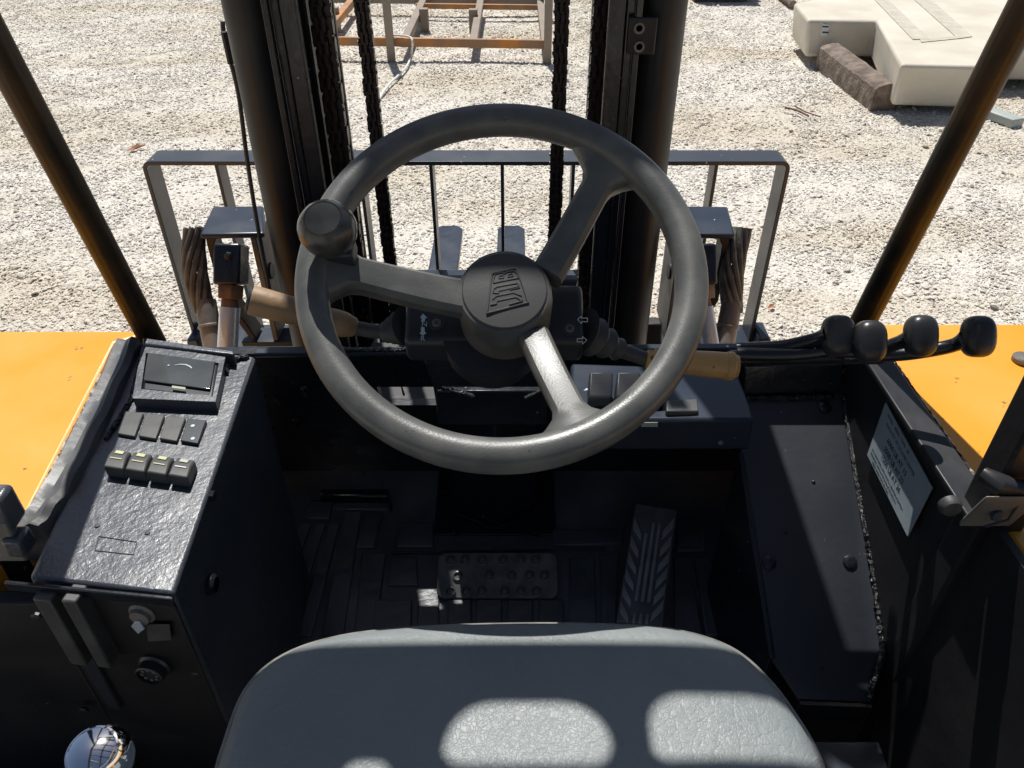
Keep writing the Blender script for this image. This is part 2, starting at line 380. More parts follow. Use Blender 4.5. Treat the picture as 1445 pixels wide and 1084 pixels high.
loop([(-.6, -.75), (.6, -.75), (.6, YF-.02), (.58, YF), (-.58, YF), (-.6, YF-.02)])
for (x0, x1, y0, y1, r) in SL: loop(rr2(x0, x1, y0, y1, r))
for yy in (.68, .47, .26, .05, -.16, -.37):  # further rows of slots, out of the picture, widened for sky light
    for xx in (-.36, -.0, .36): loop(rr2(xx-.165, xx+.165, yy-.09, yy+.09, .03))
bmesh.ops.triangle_fill(me_, edges=edges, use_beauty=True)
bad = []
for f in me_.faces:
    c = f.calc_center_median()
    for (x0, x1, y0, y1, r) in SL+[(xx-.165, xx+.165, yy-.09, yy+.09, .03) for yy in (.68, .47, .26, .05, -.16, -.37) for xx in (-.36, -.0, .36)]:
        if x0 < c.x < x1 and y0 < c.y < y1:
            if all(any(abs(v.co.x-q[0])+abs(v.co.y-q[1]) < 1e-5 for q in rr2(x0, x1, y0, y1, r)) for v in f.verts): bad.append(f); break
if bad: bmesh.ops.delete(me_, geom=bad, context='FACES_ONLY')
me_.verts.ensure_lookup_table(); me_.verts.index_update()
m.add([W(v.co.x, v.co.y, ZR) for v in me_.verts], [tuple(v.index for v in f.verts) for f in me_.faces])
ro = B(m, 'guard_roof', BLKM); sd = ro.modifiers.new('thick', 'SOLIDIFY'); sd.thickness = .012; sd.offset = 1
me_.free()
for sx in (-1, 1):
    B(MB().bx(sx*.545-.022, sx*.545+.022, -.72, YF-.03, ZR-.05, ZR-.003), 'roof_side_rail', BLKM, bevel=.006)

# ---------- fenders
def fender(pts, name='fender', zt=-.665, drop=-.55):
    return B(MB().prism([Vector((p[0], p[1], H+zt+(p[2] if len(p) > 2 else 0))) for p in pts], (0, 0, drop)), name, ORG_, bevel=.007, seg=3)
lf0 = AZ(168, 484, -.665); lf1 = AZ(38, 742, -.665); ZFR = -.640; rf0 = AZ(1243, 505, ZFR); rf1 = AZ(1390, 735, ZFR)
yfar = AZ(100, 466, -.665).y; yfarR = AZ(1300, 456, ZFR).y
fl = fender([(-1.25, yfar), (-.565, yfar), (lf0.x-.004, lf0.y), (lf1.x-.004, lf1.y), (-.565, .535), (-1.25, .535)])
fr = fender([(.50, yfarR), (1.2, yfarR), (1.2, .40), (.95, -.6), (.56, -.6), (rf1.x+.014, rf1.y), (rf0.x+.006, rf0.y)], zt=ZFR)
fr['label'] = 'orange fender on the lever side with a shaded strip and a grey cap'
B(MB().lathe(AZ(1442, 509, ZFR+.001), (0, 0, 1), [(.014, 0), (.014, .006), (.012, .008), (.001, .009)], 24), 'filler_cap', GREYM, smooth=True)

# ---------- left console
ZC = -.62
A_, B_, C_, D_ = AZ(196, 482, ZC), AZ(360, 503, ZC), AZ(245, 838, ZC), AZ(40, 815, ZC)
cons = B(MB().prism([A_, B_, C_, D_], (0, 0, -.55)), 'side_console', LUMP, bevel=.004)
B(MB().prism([D_+V(-.02, -.008, .0015), C_+V(.002, -.008, .0015), C_+V(.001, -.004, .0015), D_+V(-.02, -.004, .0015)], (0, 0, -.012)), 'console_lip', BLK, bevel=.001)
# rubber trim over the cab edge
tp = smoothpath([AZ(184, 486, -.62), AZ(160, 545, -.62), AZ(128, 610, -.62), AZ(92, 680, -.62), AZ(66, 722, -.625), AZ(40, 752, -.63)], 6)
mm = MB()
prof = [(-.026, -.045), (-.024, .0), (-.015, .011), (-.004, .008), (.006, .013), (.014, .009), (.018, -.006), (.018, -.045)]
vs = []; fs = []
for i, p in enumerate(tp):
    wv = 1+.05*math.sin(i*.7); b_ = .002*math.sin(i*1.1+.5)
    for j, (a, h) in enumerate(prof): vs.append(p+V(a*wv, 0, h+b_*(j in (4, 5))))
k = len(prof)
for i in range(len(tp)-1):
    for j in range(k-1): fs.append((i*k+j, i*k+j+1, (i+1)*k+j+1, (i+1)*k+j))
fs.append(tuple(range(k))); fs.append(tuple((len(tp)-1)*k+j for j in range(k)))
mm.add(vs, fs); B(mm, 'door_seal', TRIM, smooth=True)
# scuffed edge between seal and fender
def scuff(path, wdt, name='chipped_edge', h=.006):
    m_ = MB(); n = 60; pts = []
    for i in range(n+1):
        t = i/n*(len(path)-1); j = min(int(t), len(path)-2); p = path[j].lerp(path[j+1], t-j); pts.append(p)
    for i in range(n):
        p, q = pts[i], pts[i+1]; a = wdt*random.uniform(.3, 1); c = wdt*random.uniform(.2, .7)
        m_.add([p+V(-a, 0, .0), q+V(-a*random.uniform(.6, 1.1), 0, .0), q+V(c, 0, 0), p+V(c, 0, 0), p+V(-a*.4, 0, h), q+V(-a*.4, 0, h), q+V(c*.5, 0, h*.8), p+V(c*.5, 0, h*.8)],
               [(0, 1, 5, 4), (4, 5, 6, 7), (7, 6, 2, 3)])
    return B(m_, name, EDGE)
scuff([AZ(160, 500, -.663), AZ(126, 570, -.663), AZ(80, 660, -.663), AZ(30, 752, -.663)], .007)
# weld crust on console seams
def crust(path, r, name='weld_bead', n=None):
    m_ = MB(); path = [Vector(p) for p in path]
    L_ = sum((path[i+1]-path[i]).length for i in range(len(path)-1)); n = n or int(L_/(r*.55)); pp = []
    for i in range(n+1):
        t = i/n*(len(path)-1); j = min(int(t), len(path)-2); pp.append(path[j].lerp(path[j+1], t-j)+Vector([random.uniform(-1, 1)*r*.22 for _ in range(3)]))
    m_.tube(pp, [r*random.uniform(.6, 1.25) for _ in pp], 8)
    return B(m_, name, WELD, smooth=True)
crust([A_+V(.012, -.01, .001), AZ(186, 562, -.617), AZ(150, 620, -.619)], .003)
crust([AZ(350, 503, -.618), AZ(322, 512, -.618), AZ(316, 528, -.618)], .005)

# gauge cluster
GZ = -.604
gq = [AZ(200, 487, GZ), AZ(318, 504, GZ), AZ(304, 567, GZ), AZ(187, 562, GZ)]
gi_ = [AZ(206, 498, GZ), AZ(309, 512, GZ), AZ(300, 560, GZ), AZ(199, 549, GZ)]
mm = MB()
for i in range(4):
    j = (i+1) % 4
    dn = V(0, 0, -.022)
    mm.add([gq[i], gq[j], gi_[j], gi_[i], gq[i]+dn, gq[j]+dn, gi_[j]+dn, gi_[i]+dn],
           [(0, 1, 2, 3), (4, 5, 1, 0), (3, 2, 6, 7)])
B(mm, 'gauge_frame', LUMP)
gs = [AZ(211, 504, GZ-.006), AZ(305, 517, GZ-.006), AZ(298, 556, GZ-.006), AZ(205, 543, GZ-.006)]
GA = B(MB().prism([p+V(0, 0, .004) for p in [gq[0].lerp(gi_[0], 1.02), gi_[1], gi_[2], gi_[3]]], (0, 0, -.018)), 'gauge_housing', PLAST, bevel=.004)
GA.location.z -= .006; WO[GA.name] = WO[GA.name]+V(0, 0, -.006)
scr = MB().prism([p+V(0, 0, .0055) for p in gs], (0, 0, .0025)).build('gauge_glass', GLS, GA, bevel=.0012)
gn = V(0, 0, 1)
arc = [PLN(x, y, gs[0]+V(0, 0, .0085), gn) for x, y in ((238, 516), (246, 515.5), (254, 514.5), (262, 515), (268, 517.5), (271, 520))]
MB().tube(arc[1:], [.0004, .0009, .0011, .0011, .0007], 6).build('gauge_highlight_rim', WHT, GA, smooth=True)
MB().lathe(arc[0], gn, [(.0015, -.0004), (.0015, .0006), (.0005, .001)], 12).build('gauge_lamp', STICK, GA)
MB().prism([PLN(x, y, gs[0]+V(0, 0, .0085), gn) for x, y in ((243, 544.5), (262, 547), (261.5, 550), (242.5, 547.5))], (0, 0, .0004)).build('gauge_label', STICK2, GA)
# lip behind the gauge
B(MB().prism([AZ(201, 476, -.60), AZ(330, 495, -.60), AZ(330, 500, -.60), AZ(201, 485, -.60)], (0, 0, -.025)), 'console_back_lip', LUMP, bevel=.002)

# flat blanking switches
def quadblock(pts, h, name, m_, par, bevel=.0012, lift=0):
    return MB().prism([p+V(0, 0, lift) for p in pts], (0, 0, h)).build(name, m_, par, bevel=bevel)
for i in range(4):
    dx, dy = 29.6*i, 3.4*i
    q = [AZ(x+dx, y+dy, ZC) for x, y in ((177.6, 584), (204, 587), (191.5, 620), (167, 616))]
    s_ = quadblock(q, .005, 'switch_blank', SWPL if i < 3 else PLAST, FL)
    if i == 3:
        for (px, py) in ((272, 601), (272, 619)):
            MB().lathe(AZ(px, py, ZC+.0052), (0, 0, 1), [(.0025, 0), (.0025, .0004), (.0012, .0006)], 10).build('switch_symbol', PALE, s_)
# rocker switches
for i in range(4):
    dx, dy = 30.4*i, 4.0*i
    a, b, c, d = [AZ(x+dx, y+dy, ZC+.018) for x, y in ((158, 629.5), (183, 634), (172.5, 661), (145, 657))]
    dn = V(0, 0, -.018)
    dip = V(0, 0, -.003)
    mid1, mid2 = a.lerp(d, .45), b.lerp(c, .45)
    m_ = MB(); vs = [a+V(0, 0, -.004), b+V(0, 0, -.004), mid2, mid1, c+V(0, 0, -.001), d+V(0, 0, -.001)]
    lo = [v+Vector((0, 0, H+ZC-v.z)) for v in vs]
    m_.add(vs+lo, [(0, 1, 2, 3), (3, 2, 4, 5), (0, 3, 9, 6), (3, 5, 11, 9), (1, 7, 8, 2), (2, 8, 10, 4), (0, 6, 7, 1), (5, 4, 10, 11), (6, 9, 8, 7), (9, 11, 10, 8)])
    s_ = m_.build('rocker_switch', SWPL, FL, bevel=.002)
    def on(u, v_, up=.0006):
        p = (a.lerp(b, u)).lerp(d.lerp(c, u), v_)
        hz = -.004*(1-v_/.45) if v_ < .45 else -.001*(v_-.45)/.55
        return p+V(0, 0, hz+up)
    MB().prism([on(.28, .10), on(.72, .10), on(.72, .30), on(.28, .30)], (0, 0, .0006)).build('switch_lens', YEL if i < 3 else STICK, s_)
    MB().prism([on(.2, .55), on(.8, .55), on(.8, .59), on(.2, .59)], (0, 0, .0004)).build('switch_mark', YEL if i < 3 else WHT, s_)
# plate, holes and outline on the console
for (px, py) in ((137, 742), (208, 752)):
    B(MB().lathe(AZ(px, py, ZC+.0004), (0, 0, 1), [(.0028, 0), (.0028, .0009), (.0012, .0012)], 12), 'rivet_hole', INK)
lq = [AZ(x, y, ZC+.0003) for x, y in ((139, 757), (193, 765), (188, 783), (134, 777))]
m_ = MB()
for i in range(4):
    p, q = lq[i], lq[(i+1) % 4]; m_.tube([p, q], .0006, 6)
B(m_, 'removed_plate_outline', INK)

# things on the end face of the console
nF = (C_-D_).normalized(); dF = Vector((0, 0, -1)); oF = nF.cross(dF).normalized()
if oF.y > 0: oF = -oF
B(MB().prism([C_+V(-.002, 0, -.014), D_+V(.002, 0, -.014), D_+V(.002, 0, -.54), C_+V(-.002, 0, -.54)], oF*.0025), 'console_end_shade', BLKM, bevel=.001)  # overlay sheet: the end face's shade is put into its dark colour
def FP(px, py, off=0): return PLN(px, py, C_+oF*off, oF)
def fblock(x0, y0, x1, y1, off, name, m_, dx=0, bevel=.002):
    p = FP(x0, y0, off); q = FP(x1, y1, off); uw = (q-p).dot(nF); hh = (q-p).z
    return MB().prism([p, p+nF*uw, p+nF*uw+V(0, 0, hh), p+V(0, 0, hh)], oF*-(off+.002)).build(name, m_, FL, bevel=bevel)
f1 = fblock(70, 848, 100, 938, .020, 'fuse_box', SWPL)
f2 = fblock(106, 850, 138, 942, .020, 'fuse_box', SWPL)
f3 = fblock(122, 915, 152, 1000, .008, 'fuse_box', PLAST)
p = FP(203, 862)
ign = MB().lathe(p, oF, [(.014, 0), (.014, .004), (.011, .006), (.010, .010), (.004, .011)], 24).build('ignition_switch', GREYM, FL, smooth=True)
kp = p+oF*.011
MB().prism([kp+nF*-.002, kp+nF*.002, kp+nF*.004+V(0, 0, -.012), kp+nF*-.006+V(0, 0, -.022), kp+nF*-.010+V(0, 0, -.010)], oF*.002).build('ignition_key', ROD, ign, bevel=.0005)
m_ = MB().prism([FP(207, 880, .006), FP(240, 880, .006), FP(243, 902, .006), FP(210, 904, .006)], oF*.0015); tg = B(m_, 'ignition_label_tag', SWPL, bevel=.0006)
p = FP(222, 934)
conn = MB().lathe(p, oF, [(.018, 0), (.018, .006), (.015, .008), (.0155, .018), (.0135, .019), (.0135, .015), (.001, .015)], 28).build('round_connector', PLAST, FL, smooth=True)
for k in range(8):
    t = k*PI/4; MB().lathe(p+oF*.015+(nF*math.cos(t)+V(0, 0, 1)*math.sin(t))*.0085, oF, [(.0018, 0), (.0018, .002), (.0008, .0022)], 8).build('connector_pin', GREYM, conn)
for (px, py) in ((53, 868), (120, 1000), (278, 950)):
    B(MB().lathe(FP(px, py), oF, [(.006, 0), (.006, .003), (.003, .004)], 6), 'bolt_head', BLKM)

# ---------- cab tub: floor, walls
FS = .21
def FZ(y): return -1.085+FS*(y-.9)
def FLP(px, py, up=0):
    n = Vector((0, -FS, 1)).normalized(); return PLN(px, py, W(0, .9, -1.085+up), n)
B(MB().prism([W(-.5, .2, FZ(.2)), W(.5, .2, FZ(.2)), W(.5, 1.2, FZ(1.2)), W(-.5, 1.2, FZ(1.2))], (0, 0, -.02)), 'cab_floor', FLOOR)
# dash wall and dash top edge
YD = AZ(700, 498, -.655).y
WSL = .38                                   # the front wall leans forward towards the floor
def wy(z): return YD+.012+(-.665-z)*WSL
hp = []  # wall opening added along the sun ray to light a floor patch
for (px, py) in ((576, 832), (650, 832), (652, 876), (582, 876)):
    p = FLP(px, py); k = (YD+.012+WSL*(-.665+H-p.z)-p.y)/(SD.y+WSL*SD.z); hp.append(p+SD*k)
hx0, hx1 = min(p.x for p in hp), max(p.x for p in hp); hz0, hz1 = min(p.z for p in hp)-H, max(p.z for p in hp)-H
def wpl(m_, x0, x1, z0, z1):
    return m_.prism([W(x0, wy(z0), z0), W(x1, wy(z0), z0), W(x1, wy(z1), z1), W(x0, wy(z1), z1)], (0, .018, 0))
m_ = MB()
for q in ((-.56, hx0, -1.12, -.665), (hx1, .56, -1.12, -.665), (hx0, hx1, -1.12, hz0), (hx0, hx1, hz1, -.665)): wpl(m_, *q)
B(m_, 'dash_wall', BLK)
B(MB().bx(hx0-.05, hx1+.05, wy(hz0)+.02, 1.22, hz0-.03, hz0-.012), 'gap_backing_plate', BLKM, bevel=.003)  # added dark plate hiding the bright gravel behind the wall opening
dl, dr = AZ(358, 499, -.655), AZ(1062, 491, -.655)
B(MB().prism([dl, dr, dr+V(0, .014, 0), dl+V(0, .014, 0)], (0, 0, -.008)), 'dash_top_edge', PLATE, bevel=.002)
crust([AZ(470, 494, -.652), AZ(580, 493, -.652)], .004)

B(MB().prism([FLP(452, 690, .02), FLP(548, 690, .02), FLP(548, 700, .02), FLP(452, 700, .02)], (0, 0, -.03)), 'floor_bracket', BLK, bevel=.003)
for (px, py) in ((418, 590), (510, 560), (430, 545), (620, 660), (800, 660), (925, 600)):
    pp = PLN(px, py, W(0, YD+.012, -.665), Vector((0, -1, -WSL)).normalized()); B(MB().lathe(pp, (0, -1, -WSL), [(.007, 0), (.007, .004), (.003, .006)], 6), 'bolt_head', BLK)
for (px, py, l_) in ((425, 545, .03), (565, 540, .035), (388, 560, .025)):
    pp = PLN(px, py, W(0, YD+.009, -.665), Vector((0, -1, -WSL)).normalized()); B(MB().tube([pp, pp+V(.001, WSL*l_, -l_)], [.001, .0022], 6), 'paint_run', BLK)
B(MB().lathe(PLN(294, 825, B_, (B_-C_).cross(V(0, 0, 1)).normalized()), (1, 0, 0), [(.012, -.01), (.012, .006), (.009, .009), (.009, .004), (.001, .004)], 20), 'grommet', BLK, smooth=True)
B(MB().lathe(PLN(297, 700, B_, (B_-C_).cross(V(0, 0, 1)).normalized()), (1, 0, 0), [(.006, -.01), (.006, .005), (.002, .006)], 8), 'bolt_head', BLK)

# right wall, ledge
T0 = W(0, .934, -.725); TS = math.tan(math.radians(31.5)); TN = Vector((0, -TS, 1)).normalized()
def TP(px, py, up=0): return PLN(px, py, T0+V(0, 0, up), TN)
t_a, t_b, t_c, t_d = TP(1052, 560), TP(1188, 555), TP(1250, 930), TP(1228, 990)
t_e, t_f = TP(1128, 986), TP(1090, 930); t_g = TP(1045, 640)
B(MB().prism([t_a, t_b, t_c, t_d, t_e, t_f, t_g], (0, 0, -.006)), 'side_ledge', LEDGE, bevel=.0015)
B(MB().prism([t_g+V(-.004, 0, .002), t_g+V(.004, 0, .002), t_f+V(.004, 0, .002), t_f+V(-.004, 0, .002)], (0, 0, -.40)), 'ledge_side_wall', BLK, bevel=.001)
B(MB().prism([t_e+V(0, -.003, -.001), t_d+V(0, -.003, -.001), t_d+V(0, -.008, -.001), t_e+V(0, -.008, -.001)], (0, 0, -.1)), 'ledge_end_wall', BLKM)
B(MB().prism([W(.30, .52, -.97), W(.47, .52, -.97), W(.47, .1, -.97), W(.30, .1, -.97)], (0, 0, -.02)), 'rear_step', PLATE, bevel=.002)
# ledge upper block under the levers
B(MB().prism([AZ(1050, 505, -.66), AZ(1190, 505, -.66), t_b+V(0, 0, .003), t_a+V(0, 0, .003)], (0, 0, -.02)), 'ledge_top_block', BLK, bevel=.002)
WT0, WT1 = AZ(1236, 500, -.625), AZ(1388, 722, -.625)
WB0, WB1 = t_b, t_c
wn = (WT1-WT0).cross(WB0-WT0).normalized()
if wn.x > 0: wn = -wn
wq = [WT0+V(0, .05, 0), WT1+V(.01, -.22, 0), WB1+V(.0, -.24, -.25), WB0+V(0, .05, -.02)]
B(MB().prism([WT0+V(0, .06, 0), WT1, WB1+V(0, 0, -.003), WB0+V(0, .02, -.003)], (.010, 0, 0)), 'cab_side_wall', BLKM, bevel=.001)
B(MB().prism([WT1+V(.0, .004, 0), WT1+V(.02, -.6, -.0), WT1+V(.0, -.6, -.55), WB1+V(0, -.1, -.30), WB1+V(0, 0, -.003)], (.010, 0, 0)), 'cab_rear_side_wall', BLKM)
crust([t_b+V(-.004, .01, .004), TP(1208, 640, .004), TP(1221, 740, .004), TP(1235, 830, .004), TP(1246, 920, .004), TP(1226, 985, .004)], .0038)
B(MB().prism([TP(1185, 560, .001), TP(1204, 560, .003), TP(1248, 880, .003), TP(1236, 830, .001), TP(1215, 740, .001)], (0, 0, .004)), 'seam_filler', WELD, bevel=.002)
# wall top rail with chipped edge; inner lip added to shade the plate
for sgn in (0,):
    B(MB().prism([WT0+V(-.022, .06, .002), WT0+V(.016, .06, .002), WT1+V(.016, -.02, .002), WT1+V(-.022, -.02, .002)], (0, 0, -.008)), 'cab_wall_top_rail', BLKM, bevel=.002)
scuff([WT0+V(.022, .05, -.013), WT0.lerp(WT1, .5)+V(.022, 0, -.013), WT1+V(.022, 0, -.013)], .007, h=.012)
for (px, py) in ((1085, 795), (1199, 793), (1163, 575)):
    B(MB().lathe(TP(px, py), TN, [(.010, -.002), (.010, .003), (.006, .005), (.003, .005)], 8), 'bolt_head', BLK, smooth=True)
for (px, py) in ((1110, 752), (1148, 680), (1160, 945)):
    B(MB().lathe(TP(px, py, .0003), TN, [(.003, 0), (.002, .0015), (.0005, .002)], 7), 'paint_blob', BLK)
crust([TP(1052, 562, .004), TP(1120, 562, .004), TP(1175, 560, .004)], .004)
# data plate on the side wall
q = [PLN(x, y, WT0, wn) + wn*.001 for x, y in ((1252, 568), (1318, 688), (1283, 757), (1226, 642))]
DP = B(MB().prism(q, wn*.0016), 'data_plate', PLT)
DP['label'] = 'pale blue load capacity plate with engraved text'
ux = (q[1]-q[0]); Lx = ux.length; ux.normalize(); uyd = (q[3]-q[0]); uyd = uyd-ux*uyd.dot(ux)*0; Ly = uyd.length; uyd.normalize()
def plate_text(body, u, v_, size):
    o_ = q[0]+wn*.0018+ux*(u*Lx)+uyd*(v_*Ly); return text(body, 'engraved_text', INK if size > .008 and 'CAP' not in body else INK2, DP, o_, ux, -uyd, size, depth=.0002)
for (body, u, v_, sz) in (('MODEL    SERIAL    DATE    IN', .10, .11, .0055), ('CAPACITY AT 24 LOAD CENTER', .12, .24, .0066), ('6000 LB AT 15', .22, .41, .0105), ('2500 LB AT 22', .22, .56, .0105), ('1500 LB AT 26', .22, .71, .0105),
                          ('ALL CAPACITIES WITH MAST IN VERTICAL POSITION', .05, .82, .0046), ('EQUIPPED WITH ATTACHMENT AS SHOWN', .05, .895, .0046), ('READ OPERATORS MANUAL', .12, .965, .0046)):
    plate_text(body, u, v_, sz)

# floor mat ribs
def ribs():
    strips = [((425, 742), (440, 742), (385, 900), (366, 900)), ((446, 742), (460, 742), (412, 900), (392, 900)), ((466, 742), (480, 742), (440, 900), (420, 900)),
              ((487, 725), (510, 725), (485, 900), (455, 900)), ((516, 730), (540, 730), (528, 775), (502, 775)), ((512, 784), (545, 784), (530, 900), (500, 900)),
              ((552, 790), (588, 790), (590, 828), (548, 828)), ((590, 850), (620, 846), (620, 900), (588, 900)), ((440, 712), (470, 712), (465, 736), (432, 736)), ((475, 712), (548, 712), (548, 722), (472, 722)),
              ((632, 850), (665, 850), (665, 900), (632, 900)), ((672, 850), (708, 850), (708, 900), (672, 900)), ((716, 850), (752, 850), (752, 900), (716, 900)),
              ((760, 850), (795, 850), (797, 900), (760, 900)), ((803, 790), (838, 790), (842, 900), (804, 900)), ((846, 785), (872, 785), (868, 900), (850, 900)),
              ((950, 790), (972, 790), (990, 900), (952, 900)), ((978, 790), (1000, 790), (1025, 900), (996, 900)), ((955, 735), (990, 735), (995, 780), (955, 780)),
              ((566, 740), (612, 740), (612, 774), (560, 774)), ((780, 750), (880, 748), (878, 770), (782, 772)), ((530, 850), (582, 850), (580, 900), (525, 900))]
    for s_ in strips:
        p = [FLP(x, y) for x, y in s_]
        B(MB().prism([v+V(0, 0, -.001) for v in p], (0, 0, random.uniform(.006, .010))), 'mat_rib', FLOOR, bevel=.002)
ribs()
for a, b in (((553, 780), (856, 775)), ((440, 707), (552, 708)), ((905, 776), (985, 773)), ((552, 708), (552, 722))):
    B(MB().tube([FLP(*a, .004), FLP(*b, .004)], .0018, 6), 'mat_edge', BLK, smooth=True)

# brake pedal
pc = AY(701, 812, .87); pa = V(1, 0, .0); pn = Vector((0, -.55, .835)); pb = pn.cross(pa).normalized()
def PP(px, py, off=0): return PLN(px, py, pc+pn*off, pn)
e1, e2 = PP(617, 812), PP(787, 812); e3, e4 = PP(701, 780), PP(701, 845)
hw = (e2.x-e1.x)/2; hh = (e3-e4).length/2
ctr = (e1+e2)/2; ctr = Vector((ctr.x, (e3.y+e4.y)/2, (e3.z+e4.z)/2))
ped = MB().prism([p-pn*.006 for p in rrect(ctr, pa*hw, pb*hh, .014)], pn*.010).build('brake_pedal', PADR, FL, bevel=.002)
for j, (y, xs_) in enumerate(((791, (636, 656, 680, 710, 735, 756)), (813, (646, 690, 722, 747, 768)), (835, (636, 658, 680, 712, 735, 757)))):
    for x in xs_:
        MB().lathe(PP(x, y, .004), pn, [(.0092, -.001), (.0088, .003), (.0066, .004), (.0055, .002), (.0045, .001), (.001, .001)], 16).build('pedal_stud', PADR, ped, smooth=True)
B(MB().tube([ctr-pn*.005, ctr-pn*.06+V(0, .05, -.02), W(ctr.x, 1.0, -1.05)], .012, 10), 'pedal_arm', BLK)
# accelerator
an = Vector((0, -.27, .963)); ac = AY(915, 800, .865)
def AP(px, py, off=0): return PLN(px, py, ac+an*off, an)
aq = [(896, 714), (954, 723), (934, 885), (869, 880)]
acc = MB().prism([AP(x, y, -.006) for x, y in aq], an*.010).build('accelerator_pedal', PEDM, FL, bevel=.002)
def apt(u, v_, off=.004):
    a = Vector(aq[0]).lerp(Vector(aq[1]), u); b = Vector(aq[3]).lerp(Vector(aq[2]), u); c = a.lerp(b, v_); return AP(c.x, c.y, off)
for u in (.32, .46, .60):
    MB().prism([apt(u, .12+.1*(u == .32)), apt(u+.08, .12+.1*(u == .32)), apt(u+.08, .80), apt(u, .80)], an*.004).build('pedal_tread', PEDR, acc, bevel=.0015)
for u in (.34, .48, .62):
    MB().prism([apt(u, .90), apt(u+.07, .90), apt(u+.07, .99), apt(u, .99)], an*.004).build('pedal_tread', PEDR, acc, bevel=.0015)
for v_ in (.13, .28, .42, .56, .70, .84):
    MB().prism([apt(.03, v_-.03), apt(.26, v_+.10), apt(.26, v_+.16), apt(.03, v_+.06)], an*.004).build('pedal_tread', PEDR, acc, bevel=.0015)
    MB().prism([apt(.97, v_-.08), apt(.74, v_+.05), apt(.74, v_+.13), apt(.97, v_+.02)], an*.004).build('pedal_tread', PEDR, acc, bevel=.0015)

# ---------- steering column
cb = [FLP(638, 722, .004), FLP(700, 746, .004), FLP(754, 721, .004)]
back = V(0, .13, 0); top = V(0, .03, .42)
m_ = MB().prism([cb[0], cb[1], cb[2], cb[2]+back, cb[0]+back], V(0, .035, .40)); B(m_, 'column_post', BLK, bevel=.004)
m_ = MB()
for i in range(2):
    p, q_ = cb[i]+V(0, -.003, .002), cb[i+1]+V(0, -.003, .002); m_.tube([p.lerp(q_, k/10)+Vector([random.uniform(-.001, .001) for _ in range(3)]) for k in range(11)], .0035, 8)
B(m_, 'weld_bead', BLK, smooth=True)
u0, u1 = FLP(612, 755, .003), FLP(785, 755, .003)
B(MB().prism([u0, u1, u1+V(0, .15, .03), u0+V(0, .15, .03)], (0, 0, -.01)), 'column_base_plate', BLK, bevel=.002)
for (px, py) in ((642, 752), (758, 752), (625, 695)):
    B(MB().lathe(FLP(px, py, .002), (0, -.2, 1), [(.008, 0), (.008, .006), (.004, .007)], 6), 'bolt_head', BLK)
q_ = [AY(616, 552, .90), AY(772, 552, .90), AY(772, 600, .90), AY(616, 600, .90)]
B(MB().prism(q_, (0, .012, 0)), 'column_bracket', BLK, bevel=.002)
q_ = [AY(614, 515, .93), AY(640, 528, .93), AY(690, 548, .93), AY(770, 548, .93), AY(772, 570, .92), AY(618, 570, .92)]
B(MB().prism(q_, (0, .02, 0)), 'column_gusset', BLKM, bevel=.002)
crust([AY(617, 545, .895), AY(640, 552, .895), AY(668, 560, .895)], .004)
crust([AY(742, 562, .895), AY(765, 550, .895)], .003)

# wheel frame
WC = W(-.013, .664, -.366); th = math.radians(32)
WN = Vector((0, -math.sin(th), math.cos(th))); WV = Vector((0, math.cos(th), math.sin(th))); WU = Vector((1, 0, 0))
def WP(u, v_, n=0): return WC+WU*u+WV*v_+WN*n
def WPX(px, py, n=0): return PLN(px, py, WC+WN*n, WN)
def wuv(p): d = p-WC; return d.dot(WU), d.dot(WV)
# housing behind the hub
hb = MB()
pr = [(-.030, -.150), (-.034, -.125), (-.026, -.104), (.030, -.100), (.045, -.105), (.045, -.150)]
hb.prism([WP(-.108, v_, n) for v_, n in pr], WU*.196)
HS = B(hb, 'column_switch_housing', PLAST, bevel=.006, seg=3)
B(MB().prism([WP(-.094, -.02, -.150), WP(.072, -.02, -.150), WP(.055, .05, -.150), WP(-.08, .05, -.150)], WN*-.11), 'column_upper_bracket', BLK, bevel=.003)
B(MB().lathe(WP(-.012, -.012, -.105), -WN, [(.055, 0), (.055, .03), (.05, .048), (.03, .055)], 32), 'column_collar', PLAST, smooth=True)
def screw(px, py):
    p = PLN(px, py, WP(0, 0, -.102), (WN-WV*.07).normalized()); MB().lathe(p, WN, [(.0085, -.002), (.0085, .0005), (.0055, .0006), (.0052, -.001), (.001, -.001)], 20).build('screw_recess', INK, HS)
    MB().lathe(p, WN, [(.005, 0), (.005, .001), (.0035, .0016), (.001, .0012)], 16).build('screw_head', GREYM, HS, smooth=True)
    for k in range(2):
        a = WU*math.cos(k*PI/2+.5)+WV*math.sin(k*PI/2+.5); b = WN.cross(a)
        MB().prism([p+WN*.0014-a*.003-b*.0006, p+WN*.0014+a*.003-b*.0006, p+WN*.0014+a*.003+b*.0006, p+WN*.0014-a*.003+b*.0006], WN*.0003).build('screw_slot', INK, HS)
screw(616, 456); screw(804, 464)
HPN = (WN-WV*.07).normalized()
def HPX(px, py, off=.0006): return PLN(px, py, WP(0, 0, -.1015)+WN*off, HPN)
def harrow(pts, mt, name='direction_arrow', outline=False):
    P3 = [HPX(*p) for p in pts]
    if outline:
        m_ = MB()
        for i in range(len(P3)): m_.tube([P3[i], P3[(i+1) % len(P3)]], .00045, 5)
        m_.build(name, mt, HS)
    else: MB().prism(P3, WN*.0005).build(name, mt, HS)
harrow([(815, 451), (820.5, 446), (820.5, 449), (829, 449), (829, 454), (820.5, 454), (820.5, 457)], WHT, outline=True)
harrow([(828, 480), (822, 475), (822, 478), (814.5, 478), (814.5, 482.5), (822, 482.5), (822, 486)], WHT, outline=True)
harrow([(597, 443), (603, 449), (600, 449), (599.5, 454), (594.5, 454), (595, 449), (593, 448)], PALE)
